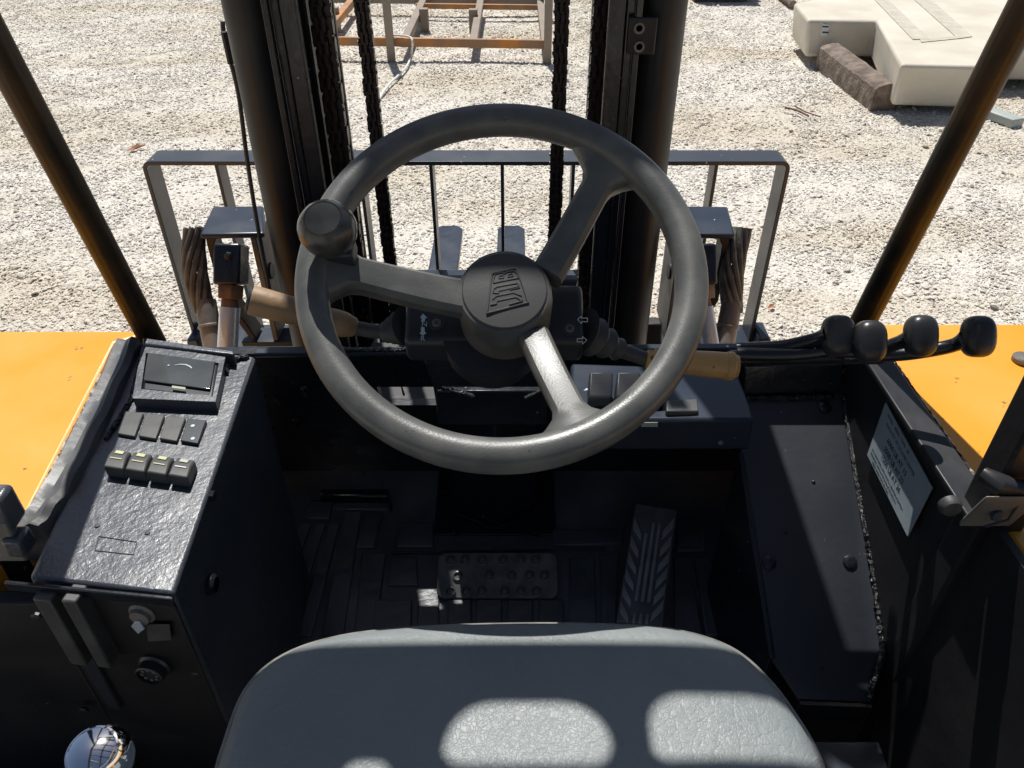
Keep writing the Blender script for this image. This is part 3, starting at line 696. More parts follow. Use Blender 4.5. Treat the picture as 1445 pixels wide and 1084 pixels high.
harrow([(594, 462), (599, 462), (599.5, 469), (602, 470), (596.5, 474), (592, 470), (594, 469)], PALE)
for (ch, px, py) in (('N', 594.5, 461), ('R', 593, 481)):
    text(ch, 'gear_letter', PALE, HS, HPX(px, py, .0008), WU, WV, .0085, depth=.0002)

# bellows, stalks and handles
def bellows(p0, p1, r0, r1, n):
    ax = (p1-p0); L_ = ax.length; ax.normalize(); prof = []
    for i in range(n*2+1):
        t = i/(n*2); r = r0+(r1-r0)*t; prof.append((r if i % 2 == 0 else r*.72, L_*t))
    pf = []
    for i in range(len(prof)-1):
        pf.append(prof[i]); pf.append(((prof[i][0]*.75+prof[i+1][0]*.25)*1.0, prof[i][1]+.28*(prof[i+1][1]-prof[i][1])))
    pf.append(prof[-1])
    return B(MB().lathe(p0, ax, pf, 24), 'rubber_boot', RUB, smooth=True)
Y0 = .735
bl0, bl1 = WP(-.108, .004, -.128), AY(546, 469, .75)
bellows(bl0, bl1, .024, .013, 3)
h0, h1 = AY(503, 463, .745), AY(372, 428, .735)
B(MB().tube([bl1, AY(522, 467, .747), h0], [.0085, .0085, .0085], 12), 'stalk', RUB, smooth=True)
ax = (h1-h0).normalized()
sl = MB().lathe(h0-ax*.002, ax, [(.006, 0), (.011, .004), (.0145, .016), (.0152, .026), (.0145, .036), (.0125, .043), (.0122, .05), (.0145, .056), (.0158, .075), (.0168, .118), (.0158, .120)], 28).build('gear_lever_handle', OCH2, FL, smooth=True)
MB().lathe(h0+ax*.116, ax, [(.0140, 0), (.0140, .004), (.012, .006), (.001, .0055)], 24).build('handle_end_cap', PLAST, sl, smooth=True)
br0, br1 = WP(.088, -.002, -.128), AY(872, 493, .745)
bellows(br0, br1, .028, .014, 3)
g0, g1 = AY(912, 507, .745), AY(1046, 518, .735)
B(MB().tube([br1, AY(890, 499, .745), g0], [.009, .009, .009], 12), 'stalk', RUB, smooth=True)
ax = (g1-g0).normalized()
sr = MB().lathe(g0-ax*.002, ax, [(.007, 0), (.011, .003), (.0125, .012), (.0125, .03), (.0135, .036), (.0145, .05), (.0158, .08), (.0158, .095), (.017, .096), (.017, .103), (.015, .105)], 30).build('indicator_lever_handle', OCH, FL, smooth=True)
sc_ = MB().lathe(g0+ax*.100, ax, [(.0135, 0), (.0135, .005), (.0128, .007), (.0095, .0075), (.009, .006), (.001, .006)], 24).build('handle_end_ring', OCH, sr, smooth=True)
MB().lathe(g0+ax*.1062, ax, [(.0085, 0), (.0085, .0012), (.001, .0014)], 20).build('handle_end_button', RUB, sr, smooth=True)
for (px, py, ch) in ((921, 499, '^'), (921, 508, 'o'), (921, 520, 'v'), (931, 508, '+')):
    r_ = ray(px, py).normalized(); p = AY(px, py, .745); p = p-r_*.0128
    text(ch, 'handle_mark', INK, sr, p, WU, UP, .010, align='CENTER', depth=.0004)

# ---------- steering wheel: a part with its own pieces
SW = empty('steering_wheel', tuple(WC-Vector(WO['forklift']))); SW.parent = FL; WO[SW.name] = WC.copy()
R0 = .1835
rim = MB(); n1, n2 = 128, 20
sec = []
for k in range(n2):
    t = k*2*PI/n2; a, b = math.cos(t), math.sin(t)
    sec.append((math.copysign(abs(a)**.8, a)*.0160, math.copysign(abs(b)**.72, b)*.0145+.0028*(1-abs(a)**.8)*(b > 0)))
vs = []; fs = []
for i in range(n1):
    t = i*2*PI/n1; e = WU*math.cos(t)+WV*math.sin(t)
    for (a, b) in sec: vs.append(WC+e*(R0+a)+WN*b)
for i in range(n1):
    for k in range(n2): fs.append((i*n2+k, ((i+1) % n1)*n2+k, ((i+1) % n1)*n2+(k+1) % n2, i*n2+(k+1) % n2))
rim.add(vs, fs); rim.build('rim', WHL, SW, smooth=True)
# thin parting line ridge on the rim
rd = MB(); rd.tube([WC+(WU*math.cos(t)+WV*math.sin(t))*(R0+.001)+WN*.0158 for t in [i*2*PI/96 for i in range(97)]], .0009, 6, cap=False); pass
HC = WPX(712, 410, -.040); hu, hv = wuv(HC)
hub = MB().lathe(HC-WN*.0, WN, [(.040, -.125), (.047, -.10), (.0495, -.06), (.050, -.02), (.0485, -.006), (.0465, -.001), (.0445, .0)], 48).build('hub', WHL, SW, smooth=True)
MB().lathe(HC, WN, [(.0437, -.004), (.0437, .001), (.0425, .0022), (.03, .0032), (.015, .0038), (.001, .004)], 48).build('hub_cap', CAPM, SW, smooth=True)
def spoke(pa_, pb_, w0, w1, n0, nb, th_=.012, flare=.03):
    # pa_ at the hub, pb_ at the rim (wheel coordinates)
    a = Vector(pa_); b = Vector(pb_); d = (b-a).normalized(); s_ = Vector((-d.y, d.x)); N_ = 14; vs = []; fs = []
    L_ = (b-a).length
    for i in range(N_+1):
        t = i/N_; c = a.lerp(b, t); wd = w0+(w1-w0)*t
        fl_ = flare*max(0, (t-.78)/.22)**2
        wd += fl_; h = n0+(nb-n0)*(t**1.3); tk = th_
        for (sx, sn) in ((-1, -.55), (-1, .2), (-.72, .85), (0, 1), (.72, .85), (1, .2), (1, -.55), (.8, -2.1), (-.8, -2.1)):
            q = c+s_*(wd*sx); vs.append(WC+WU*q.x+WV*q.y+WN*(h+tk*sn*.8))
    k = 9
    for i in range(N_):
        for j in range(k): fs.append((i*k+j, i*k+(j+1) % k, (i+1)*k+(j+1) % k, (i+1)*k+j))
    fs.append(tuple(range(k))); fs.append(tuple(N_*k+j for j in range(k)))
    return MB().add(vs, fs).build('spoke', WHL, SW, smooth=True)
def at(px, py, n): return wuv(WPX(px, py, n))
def rimpt(px, py):
    u, v_ = at(px, py, 0); l = math.hypot(u, v_); return (u/l*.172, v_/l*.172)
spoke(at(772, 385, -.045), rimpt(848, 240), .0175, .0155, -.048, -.002)
spoke(at(668, 418, -.045), rimpt(455, 372), .0200, .0165, -.050, -.002)
spoke(at(752, 470, -.055), rimpt(822, 612), .0165, .0150, -.056, -.002)
# emblem: raised frame and letters, reading upward
def EP(zx, zy): return WPX(560+zx/4.516, 340+zy/4.516, -.0359)
EM = []
def estroke(pts, r=.0007, close=False):
    P3 = [EP(*p) for p in pts]
    if close: P3.append(P3[0])
    return P3, r
em = MB()
P3, _ = estroke([(572, 462), (838, 392), (760, 172), (608, 207)], close=True)
for i in range(4): em.tube([P3[i], P3[i+1]], .0009, 6)
def seg(pts, r=.0006):
    q = [EP(*p) for p in pts]
    for i in range(len(q)-1): em.tube([q[i], q[i+1]], r, 6)
# J
seg([(595, 407), (635, 400), (637, 383), (755, 358), (775, 365), (792, 380), (798, 378)]); seg([(715, 405), (800, 383)]); seg([(610, 372), (632, 352), (742, 330), (798, 350), (800, 378)])
# C
seg([(612, 330), (618, 305), (640, 292), (770, 268), (772, 290), (735, 300), (650, 318), (648, 334), (612, 330)]); seg([(720, 312), (782, 298), (776, 275)])
# B
seg([(615, 268), (775, 236), (765, 205), (748, 190), (700, 196), (690, 208), (672, 200), (628, 210), (618, 240), (615, 268)])
seg([(655, 222), (650, 240), (682, 236), (682, 218), (655, 222)], .0004); seg([(712, 214), (708, 230), (742, 224), (736, 208), (712, 214)], .0004)
em.build('raised_emblem', SWPL, SW, smooth=True)
# spinner knob
kb = WPX(480, 352, .008); kt = WPX(471, 312, .0)
KB = kb+WN*.037+WU*-.004
MB().tube([kb-WN*.01, KB-WN*.02], [.011, .010], 16).build('spinner_stem', PLAST, SW, smooth=True)
prof = [(.012, -.024), (.020, -.019), (.0255, -.011), (.0275, -.001), (.0265, .007), (.022, .015), (.0175, .019), (.0168, .0185), (.016, .0195), (.001, .0205)]
MB().lathe(KB, (WN+V(0, -.15, .1)).normalized(), prof, 40).build('spinner_knob', SPINM, SW, smooth=True)
MB().box(kb-WN*.004, WU*.014, WV*.012, WN*.012).build('spinner_clamp', PLAST, SW, bevel=.003)

# ---------- dash box on the right of the column
bf0, bf1 = AY(806, 512, .93), AY(1040, 520, .93)
bn0, bn1 = AY(806, 592, .80), AY(1066, 592, .80)
bb0, bb1 = AY(806, 636, .80), AY(1058, 636, .80)
m_ = MB(); m_.add([bf0, bf1, bn1, bn0, bb0, bb1, bb0+V(0, .14, 0), bb1+V(0, .13, 0)], [(0, 1, 2, 3), (3, 2, 5, 4), (4, 5, 7, 6), (1, 7, 5, 2), (0, 3, 4, 6), (0, 6, 7, 1)])
DB = B(m_, 'switch_box', PLATE, bevel=.005)
dn_ = (bf1-bf0).cross(bn0-bf0).normalized()
if dn_.z < 0: dn_ = -dn_
def DBP(px, py, off=0): return PLN(px, py, bf0.lerp(bn0, .5)+dn_*off, dn_)
MB().lathe(PLN(1017, 624, bb0, Vector((0, -1, 0))), (0, -1, 0), [(.004, 0), (.004, .002), (.002, .003)], 12).build('box_screw', GREYM, DB, smooth=True)
for x0 in (828, 866, 902):
    a = [DBP(x0, 556, 0), DBP(x0+33, 556, 0), DBP(x0+33, 578, 0), DBP(x0, 578, 0)]
    hgt = dn_*.036
    m_ = MB(); m_.add([a[0], a[1], a[2], a[3], a[0]+hgt*1.1, a[1]+hgt*1.1, a[2]+hgt*.62, a[3]+hgt*.62, a[2]+hgt*.3+V(0, -.006, 0), a[3]+hgt*.3+V(0, -.006, 0)],
                      [(0, 1, 2, 3), (4, 5, 6, 7), (7, 6, 8, 9), (9, 8, 2, 3), (0, 4, 7, 9, 3), (1, 2, 8, 6, 5), (0, 1, 5, 4)])
    m_.build('rocker_switch', PLAST, FL, bevel=.003)
def decal(pts, m_, name='decal'): return MB().prism([DBP(x, y, .0006) for x, y in pts], dn_*.0006).build(name, m_, DB)
decal(((831, 580), (856, 579), (856, 592), (831, 592)), STICK2); decal(((858, 579), (985, 578), (985, 592), (858, 592)), STICK)
for k in range(3): decal(((841, 581+k*4), (848, 581+k*4), (848, 583+k*4), (841, 583+k*4)), WHT, 'decal_mark')
MB().prism([PLN(x, y, bn0+V(0, -.001, 0), Vector((0, -1, 0))) for x, y in ((905, 596), (928, 596), (928, 602), (905, 602))], (0, -.0006, 0)).build('decal', STICK, DB)
MB().prism([DBP(x, y, .001) for x, y in ((938, 574), (982, 572), (984, 590), (938, 590))], dn_*.012).build('switch_cover', SWPL, DB, bevel=.002)

# ---------- hydraulic levers
for (kx, ky, pts) in ((1182, 474, ((1040, 493), (1100, 490), (1140, 482), (1168, 474))), (1227, 482, ((1040, 500), (1120, 500), (1185, 492), (1212, 486))),
                      (1299, 474, ((1190, 497), (1240, 494), (1262, 486), (1284, 478))), (1380, 475, ((1190, 502), (1270, 500), (1335, 490), (1362, 480)))):
    yk = .754 if kx != 1227 else .74
    path = smoothpath([AY(px, py, yk+.03-.03*i/3) for i, (px, py) in enumerate(pts)], 6)
    lv = B(MB().tube(path, [.0085]*(len(path)-5)+[.0085, .009, .0095, .0105, .0115], 12), 'control_lever', BLK, smooth=True)
    c = AY(kx, ky, yk)
    m_ = MB(); n_, q_ = 14, 20; vs = []; fs = []
    vw = (c-CAM).normalized(); a_ = WU; b_ = vw.cross(a_).normalized()*-1
    if b_.z < 0: b_ = -b_
    c_ = a_.cross(b_)
    for i in range(n_+1):
        ph = -PI/2+PI*i/n_
        for k in range(q_):
            t = 2*PI*k/q_; pw = lambda v, e: math.copysign(abs(v)**e, v)
            x = pw(math.cos(ph), .72)*pw(math.cos(t), .75)*.0185; y = pw(math.cos(ph), .72)*pw(math.sin(t), .75)*.0165; z = pw(math.sin(ph), .72)*.0245
            vs.append(c+a_*x+c_*y+b_*z)
    for i in range(n_):
        for k in range(q_): fs.append((i*q_+k, i*q_+(k+1) % q_, (i+1)*q_+(k+1) % q_, (i+1)*q_+k))
    MB().add(vs, fs).build('lever_knob', KNOBM, lv, smooth=True)
B(MB().tube([AY(1030, 506, .80), AY(1245, 502, .80)], .011, 10), 'lever_pivot_bar', BLK, smooth=True)
B(MB().tube(smoothpath([AY(1050, 489, .82), AY(1105, 486, .81), AY(1155, 478, .79)], 5), .004, 8), 'lever_link_rod', BLK, smooth=True)

# ---------- cab posts and latches
def vpost(pts, w_, d_, name):
    a, b = [Vector(p) for p in pts]; m_ = MB(); u = V(1, 0, 0); vv = V(0, 1, 0)
    m_.prism([a+u*sx*w_+vv*sy*d_ for sx, sy in ((-1, -1), (1, -1), (1, 1), (-1, 1))], b-a)
    return B(m_, name, BLKM, bevel=.004)
pr_ = AY(1412, 690, .60)
vpost((W(pr_.x+.004, .60, -1.12), W(pr_.x+.008, .60, ZR-.05)), .027, .02, 'door_post')
pl_ = AY(-8, 690, .62)
vpost((W(pl_.x+.002, .56, -1.12), W(pl_.x-.004, .62, ZR-.05)), .020, .02, 'door_post')
lc = AY(1408, 722, .565)
LT = B(MB().box(lc, V(.028, 0, 0), V(0, .003, .010).normalized()*.004, V(0, -.3, 1).normalized()*.028), 'latch_striker', GREYM, bevel=.004)
MB().lathe(lc+V(-.004, -.005, 0), (0, -1, .3), [(.007, 0), (.006, .004), (.002, .005)], 8).build('latch_hole', INK, LT)
MB().tube([lc+V(.012, -.006, .016), lc+V(.010, -.006, -.006), lc+V(-.010, -.006, -.016)], .0014, 6).build('latch_slot', INK, LT)
B(MB().tube([lc+V(-.020, .02, .036), lc+V(-.008, .005, .034), lc+V(.012, .004, .030), lc+V(.030, 0, .032)], [.008, .012, .009, .010], 10), 'latch_rubber', KNOBM, smooth=True)
B(MB().lathe(lc+V(-.040, .02, -.008), (0, -1, 0), [(.012, 0), (.012, .006), (.010, .010), (.005, .012)], 14), 'latch_stop', RUB, smooth=True)
lc = AY(6, 742, .55)
B(MB().box(lc+V(-.008, 0, -.02), V(.016, 0, 0), V(0, .006, 0), V(0, 0, .03)), 'latch_striker', GREYM, bevel=.003)
B(MB().box(AY(27, 764, .55), V(.010, 0, 0), V(0, .012, 0), V(0, 0, .013)), 'latch_stop', LUMP, bevel=.004)
B(MB().box(AY(6, 716, .56), V(.010, 0, 0), V(0, .014, 0), V(0, 0, .022)), 'latch_stop', LUMP, bevel=.005)
# dark cab side below the left post
B(MB().bx(-.515, -.500, -.3, D_.y-.004, -1.3, -.93), 'cab_rear_side_wall', BLKM, bevel=.004)
B(MB().bx(-1.2, -.60, -.6, .52, -1.7, -1.05), 'side_tank', BLKM, bevel=.03)
B(MB().bx(-1.2, -.5, .512, .530, -1.3, -.676), 'fender_end_plate', BLKM, bevel=.003)
B(MB().bx(-.55, .5, -.6, .42, -1.35, -1.16), 'cab_rear_floor', BLKM)

# ---------- seat
def seat():
    zt = -.60; out = []
    OL = [(292, 1110), (312, 1050), (345, 965), (398, 917), (480, 890), (590, 878), (720, 873), (850, 874), (950, 881), (1030, 905), (1085, 950), (1130, 1010), (1158, 1060), (1176, 1110)]
    P3 = [AZ(x, y, zt-.008) for x, y in OL]
    P3 = [W(-.245, -.12, zt), W(-.247, .08, zt)]+P3+[W(.252, .08, zt), W(.248, -.12, zt)]
    front = smoothpath(P3, 6); c = Vector((0, .13, H+zt))
    n = len(front); rings = [(1.0, -.10), (1.004, -.05), (1.004, -.026), (.995, -.014), (.975, -.005), (.94, .001), (.88, .004), (.7, .006), (.45, .004), (.2, .002), (.03, .0)]
    m_ = MB(); vs = []; fs = []
    for (s_, h) in rings:
        for p in front:
            q = c+(p-c)*s_; vs.append(Vector((q.x, q.y, H+zt+h)))
    for i in range(len(rings)-1):
        for k in range(n): fs.append((i*n+k, i*n+(k+1) % n, (i+1)*n+(k+1) % n, (i+1)*n+k))
    fs.append(tuple((len(rings)-1)*n+k for k in range(n)))
    m_.add(vs, fs); st = empty('driver_seat', (0, 0, 0)); st.parent = FL; WO[st.name] = Vector((0, .13, H-.75)); st.location = WO[st.name]-WO['forklift']
    m_.build('seat_cushion', LEATH, st, smooth=True)
    pm = MB(); pm.tube([c+(p-c)*1.007+V(0, 0, -.016) for p in front], .0042, 8); pm.build('seat_piping', PIPE, st, smooth=True)
    MB().bx(-.22, .22, -.12, .40, -.80, -.71).build('seat_pan', BLKM, st, bevel=.01)
    # stitched seam
    sm = MB()
    k0 = [c+(p-c)*.972+V(0, 0, -.0045) for p in front]
    for i in range(0, len(k0)-1): sm.tube([k0[i], k0[i].lerp(k0[i+1], .55)], .0007, 5)
    sm.build('seat_stitching', PIPE, st)
    # backrest behind the eye
    MB().prism(rrect(W(0, -.19, -.28), V(.23, 0, 0), V(0, -.06, .28), .06), V(0, -.08, -.02)).build('backrest', LEATH, st, bevel=.02)
seat()
# chrome ball lever
kc = AY(141, 1071, .262)
rl = B(MB().tube([kc, kc+V(-.015, .02, -.35)], .007, 10), 'range_lever', BLKM, smooth=True)
MB().lathe(kc, (V(0, -.15, 1)).normalized(), [(.008, -.021), (.015, -.016), (.0205, -.008), (.022, 0), (.0205, .008), (.0165, .0145), (.0155, .0148), (.015, .0142), (.0145, .0152), (.008, .018), (.001, .0188)], 40).build('chrome_knob', CHR, rl, smooth=True)

# ================================================================== MAST
def pair(mb, name, m_, **k):
    a = B(mb, name, m_, **k); b = B(mb.mirror(XM), name, m_, **k); return a, b
YT = 1.35
tl = AY(349, 0, YT)
KT = SD.z/SD.y                            # how fast the sun ray climbs per metre ahead
ZTOP = -.62+.64*KT
pair(MB().tube([W(tl.x, YT, -1.5), W(tl.x, YT, ZTOP)], .0405, 32), 'lift_cylinder', TUBE, smooth=True)
pair(MB().tube([W(tl.x, YT, -1.0), W(tl.x, YT, -.97)], .046, 32), 'cylinder_collar', BLK, smooth=True, bevel=.002)
cx0, cx1 = AY(386, 0, YT-.02).x, AY(441, 0, YT+.06).x
m_ = MB().bx(cx0, cx0+.014, 1.30, 1.47, -1.6, ZTOP+.1).bx(cx0+.014, cx1, 1.30, 1.316, -1.6, ZTOP+.1).bx(cx0+.014, cx1, 1.454, 1.47, -1.6, ZTOP+.1)
pair(m_, 'mast_channel', BLK, bevel=.003)
m_ = MB().bx(cx0+.018, cx0+.032, 1.40, 1.56, -1.7, ZTOP+.12).bx(cx0+.032, cx1+.004, 1.545, 1.56, -1.7, ZTOP+.12)
pair(m_, 'inner_mast_channel', BLKM, bevel=.003)
# speckled flange strip
pair(MB().bx(cx0-.008, cx0+.001, 1.285, 1.30, -1.5, ZTOP+.1), 'channel_flange', BLK, bevel=.001)
# unseen crosshead atop the mast, placed to shade the upper wheel
XL, XR = cx1, 2*XM-cx1
B(MB().bx(cx0, 2*XM-cx0, 1.30, 1.34, -.40+.61*KT-.20, -.40+.61*KT), 'mast_crosshead', BLKM, bevel=.006)
B(MB().bx(cx0+.02, 2*XM-cx0-.02, 1.50, 1.545, -.96, -.885), 'mast_tie_bar', BLK, bevel=.004)
B(MB().bx(cx0-.02, 2*XM-cx0+.02, 1.33, 1.42, -1.35, -1.02), 'mast_lower_tie', BLKM, bevel=.006)
# bracket on the right channel with two bolts
b0, b1 = AY(889, 25, 1.28), AY(913, 78, 1.28)
bk = B(MB().prism([Vector((b0.x, 1.283, b0.z)), Vector((b1.x+.012, 1.283, b0.z)), Vector((b1.x+.012, 1.283, b1.z)), Vector((b0.x, 1.283, b1.z))], (0, .012, 0)), 'hose_bracket', BLKM, bevel=.002)
for (px, py) in ((902, 40), (902, 66)):
    MB().lathe(AY(px, py, 1.283), (0, -1, 0), [(.0085, 0), (.0085, .002), (.005, .002), (.005, -.001), (.001, -.001)], 18).build('bracket_bolt', GREYM, bk, smooth=True)
# chains
def chain(px, wpx, depth_y, pitch, label=None):
    top = AY(px, 0, depth_y); wd = wpx*AY(px, 0, depth_y).y*0+wpx*1.30/1090
    root = empty('lift_chain', (0, 0, 0)); root.parent = FL; WO[root.name] = Vector((top.x, depth_y, H-1.4)); root.location = WO[root.name]-WO['forklift']
    if label: root['label'] = label
    def plates(k, n, hgt):
        m_ = MB(); t = wd/(2*n-1)
        for i in range(n):
            x = -wd/2+2*i*t if not k else -wd/2+t*.35+(2*i+.55)*t*.86
            pr_ = []
            for (a, b) in ((-.5, 0), (-.5, .55), (-.3, .85), (.3, .85), (.5, .55), (.5, 0), (.5, -.55), (.3, -.85), (-.3, -.85), (-.5, -.55)):
                pr_.append(Vector((x, a*.016, b*hgt)))
            m_.prism(pr_, (t*.93, 0, 0))
        if not k:
            for zz in (-pitch/2, pitch/2): m_.tube([V(-wd/2-.0015, 0, zz), V(wd/2+.0015, 0, zz)], .0035, 8)
        m_.box(V(0, .003, 0), V(wd*.46, 0, 0), V(0, .004, 0), V(0, 0, pitch*.5))
        return m_
    n = 3
    A = plates(0, n, pitch*1.05); Bm = plates(1, n, pitch*1.05)
    oa = A.build('chain_link', CHAIN, root, origin=Vector((0, 0, 0))); ob = Bm.build('chain_link', CHAIN, root, origin=Vector((0, 0, 0)))
    z = -1.0; i = 0
    while z < ZTOP-.1:
        src = oa if i % 2 == 0 else ob; loc = Vector((top.x+.0008*math.sin(i*1.7), depth_y+.001*math.sin(i), H+z))
        if i < 2: src.location = loc-WO[root.name]; WO[src.name] = loc
        else: clone(src, root, loc)
        z += pitch; i += 1
dw = 1.40
chain(450, 29, dw, .019, 'wide greasy chain beside the left mast channel')
rx = (2*XM-AY(450, 0, dw).x)/1.40
chain(852, 29, dw, .019, 'wide greasy chain beside the right mast channel')
chain(510, 20, 1.42, .0165, 'narrow chain hanging left of the mast middle')
chain(793, 20, 1.42, .0165, 'narrow chain hanging right of the mast middle')
# hose down the left cylinder
B(MB().tube(smoothpath([AY(314, 30, 1.42), AY(318, 60, 1.42), AY(336, 130, 1.42), AY(348, 220, 1.41), AY(362, 310, 1.41), AY(374, 375, 1.40), AY(384, 430, 1.40)], 5), .0042, 8), 'hydraulic_hose', RUB, smooth=True)
B(MB().tube([AY(316, 45, 1.40), AY(326, 90, 1.40)], .006, 8), 'hose_clip', BLKM)

# load backrest
YB = 1.75
def lbx(px, py=215): return AY(px, py, YB).x
ztop = AY(600, 231, YB).z-H; zbot = AY(600, 489, YB).z-H
xl, xr = lbx(199, 222), lbx(1116, 222)
DB_ = .075
BR = empty('load_backrest', (0, 0, 0)); BR.parent = FL; WO[BR.name] = Vector((XM, YB, H+zbot)); BR.location = WO[BR.name]-WO['forklift']
def flatbar(path, wd, t):                   # bar following a path in xz, wide along y
    m_ = MB(); path = [Vector(p) for p in path]; vs = []; fs = []
    for i, p in enumerate(path):
        d = (path[min(i+1, len(path)-1)]-path[max(i-1, 0)]).normalized(); nn = Vector((d.z, 0, -d.x))
        for (a, b) in ((-1, 0), (1, 0), (1, 1), (-1, 1)): vs.append(p+nn*a*t/2+V(0, b*wd, 0))
    for i in range(len(path)-1):
        for j in range(4): fs.append((i*4+j, i*4+(j+1) % 4, (i+1)*4+(j+1) % 4, (i+1)*4+j))
    fs += [(0, 1, 2, 3), tuple((len(path)-1)*4+j for j in range(4))]
    return m_.add(vs, fs)
rc = .016; pth = [W(xl, YB, zbot)]
for k in range(6):
    t = PI-k*PI/2/5; pth.append(W(xl+rc+rc*math.cos(t), YB, ztop-rc+rc*math.sin(t)))
for k in range(6):
    t = PI/2-k*PI/2/5; pth.append(W(xr-rc+rc*math.cos(t), YB, ztop-rc+rc*math.sin(t)))
pth.append(W(xr, YB, zbot))
flatbar(pth, DB_, .010).build('outer_frame', BARM, BR, bevel=.0015)
for i in range(1, 9):
    x = xl+(xr-xl)*i/9
    flatbar([W(x, YB+.004, zbot), W(x, YB+.004, ztop-.006)], .055, .008).build('backrest_bar', BARM, BR, bevel=.001)
# carriage
zc = AY(600, 491, 1.72).z-H
B(MB().bx(xl-.02, xr+.02, 1.72, 1.84, zc-.12, zc+.0), 'carriage_bar', PLATE, bevel=.006)
zc2 = AY(600, 396, 1.66).z-H
B(MB().bx(cx0-.03, 2*XM-cx0+.03, 1.66, 1.72, zc2-.09, zc2), 'carriage_bar', PLATE, bevel=.006)
lug = MB().prism([W(xl-.012, 1.70, zc-.02), W(xl+.035, 1.70, zc-.02), W(xl+.03, 1.70, zc+.04), W(xl+.0, 1.70, zc+.04)], (0, .09, 0))
pair(lug, 'carriage_lug', PLATE, bevel=.006)
# side arms holding the tilt cylinders
zp = -.69
pm_ = [AZ(300, 291, zp), AZ(372, 290, zp), AZ(373, 329, zp), AZ(281, 331, zp)]
pair(MB().prism(pm_, (0, 0, -.012)), 'mast_side_bracket', PLATE, bevel=.005, seg=3)
x_o = AZ(286, 330, zp).x; yb0, yb1 = pm_[2].y, pm_[0].y
ch = MB(); pts = []
for k in range(7):
    t = PI/2+k*PI/2/6; pts.append((x_o+.02+.02*math.cos(t), zp-.022+.02*math.sin(t)))
pts += [(x_o+.0, zp-.16), (x_o+.04, zp-.255), (x_o+.055, zp-.255), (x_o+.014, zp-.15), (x_o+.013, zp-.03), (x_o+.022, zp-.014)]
pair(MB().prism([W(a, yb0+.002, b) for a, b in pts], (0, .05, 0)), 'bracket_cheek', BLKM, bevel=.002)
x_i = AZ(350, 330, zp).x
pair(MB().bx(x_i, x_i+.012, yb0+.002, yb1, zp-.26, zp-.012), 'bracket_cheek', GREYM, bevel=.002)
pair(MB().tube([W(x_i-.001, yb0+.045, zp-.11), W(x_i+.016, yb0+.045, zp-.11)], .018, 20), 'pivot_pin', BLKM, bevel=.001)
pair(MB().bx(x_o+.02, x_i+.08, yb0-.002, yb0+.06, zp-.275, zp-.262), 'bracket_foot', PLATE, bevel=.003)
# tilt cylinder: clevis, nut, rod, sleeve
for side in (0, 1):
    def q3(px, py, y):
        p = AY(px, py, y); return Vector((2*XM-p.x, p.y, p.z)) if side else p
    c0, c1 = q3(327, 345, 1.36), q3(326, 402, 1.32)
    d = (c1-c0).normalized(); a = V(1, 0, 0); b = d.cross(a).normalized()
    cl = B(MB().prism([c0+a*.026*sx+b*.028*sy for sx, sy in ((-1, -1), (1, -1), (1, 1), (-1, 1))], c1-c0), 'tilt_clevis', BLK, bevel=.005)
    MB().lathe(q3(324, 360, 1.33), (0, -1, .2), [(.008, 0), (.008, .01), (.004, .012)], 6).build('clevis_bolt', BLKM, cl)
    n0, n1 = q3(326, 402, 1.32), q3(325, 422, 1.305)
    B(MB().tube([n0, n1], [.027, .026], 6), 'rod_nut', RUST, bevel=.002)
    r0, r1 = q3(325, 422, 1.305), q3(320 if not side else 312, 510, 1.24)
    B(MB().tube([r0, r0.lerp(r1, .14)], [.0165, .017], 20), 'rusty_rod_end', RUST, smooth=True)
    B(MB().tube([r0.lerp(r1, .13), r1], .0195, 28), 'tilt_cylinder_rod', ROD, smooth=True)
    # spiral wrapped hoses
    s0, s1 = q3(274, 322, 1.45), q3(290, 440, 1.37)
    root = empty('hose_bundle', (0, 0, 0)); root.parent = FL; WO[root.name] = (s0+s1)/2; root.location = WO[root.name]-WO['forklift']
    d = s1-s0; a = V(1, 0, 0); a = (a-d*(a.dot(d)/d.length_squared)).normalized(); b = d.normalized().cross(a)
    nst = 9
    for k in range(nst):
        pp = []; rr_ = []
        for i in range(25):
            t = i/24; ang = 2*PI*k/nst+t*2.6*(1 if side == 0 else -1); R_ = .0155*(1+.25*math.sin(PI*t))
            pp.append(s0+d*t+a*math.cos(ang)*R_+b*math.sin(ang)*R_+a*(-.010*math.sin(PI*t))); rr_.append(.0062)
        MB().tube(pp, rr_, 8).build('hose_wrap', HOSE, root, smooth=True)
    B(MB().lathe(q3(290, 425, 1.38), (q3(303, 500, 1.31)-q3(290, 425, 1.38)), [(.021, 0), (.0215, .05), (.024, .052), (.024, .056), (.021, .058), (.02, .12)], 24), 'hose_sleeve', GREYM, smooth=True)
# small rusty block beside the right cylinder foot
B(MB().prism([AY(906, 458, 1.40), AY(935, 458, 1.40), AY(934, 490, 1.40), AY(906, 490, 1.40)], (0, .03, 0)), 'stop_block', BLKM, bevel=.004)
# forks
zf = -1.42
for px in (634.5, 721.5):
    c = AZ(px, 318, zf); wd = .056
    m_ = MB(); o = Vector((c.x, 0, 0))
    y0 = 1.82; zz = zc-.30
    out = [(-wd, y0), (wd, y0), (wd, c.y-.03), (wd*.6, c.y), (-wd*.6, c.y), (-wd, c.y-.03)]
    m_.prism([W(c.x+a, b, zf) for a, b in out], (0, 0, -.035))
    m_.bx(c.x-wd, c.x+wd, y0-.001, y0+.045, zf-.034, zf+.12)
    B(m_, 'fork', PLATE, bevel=.004)
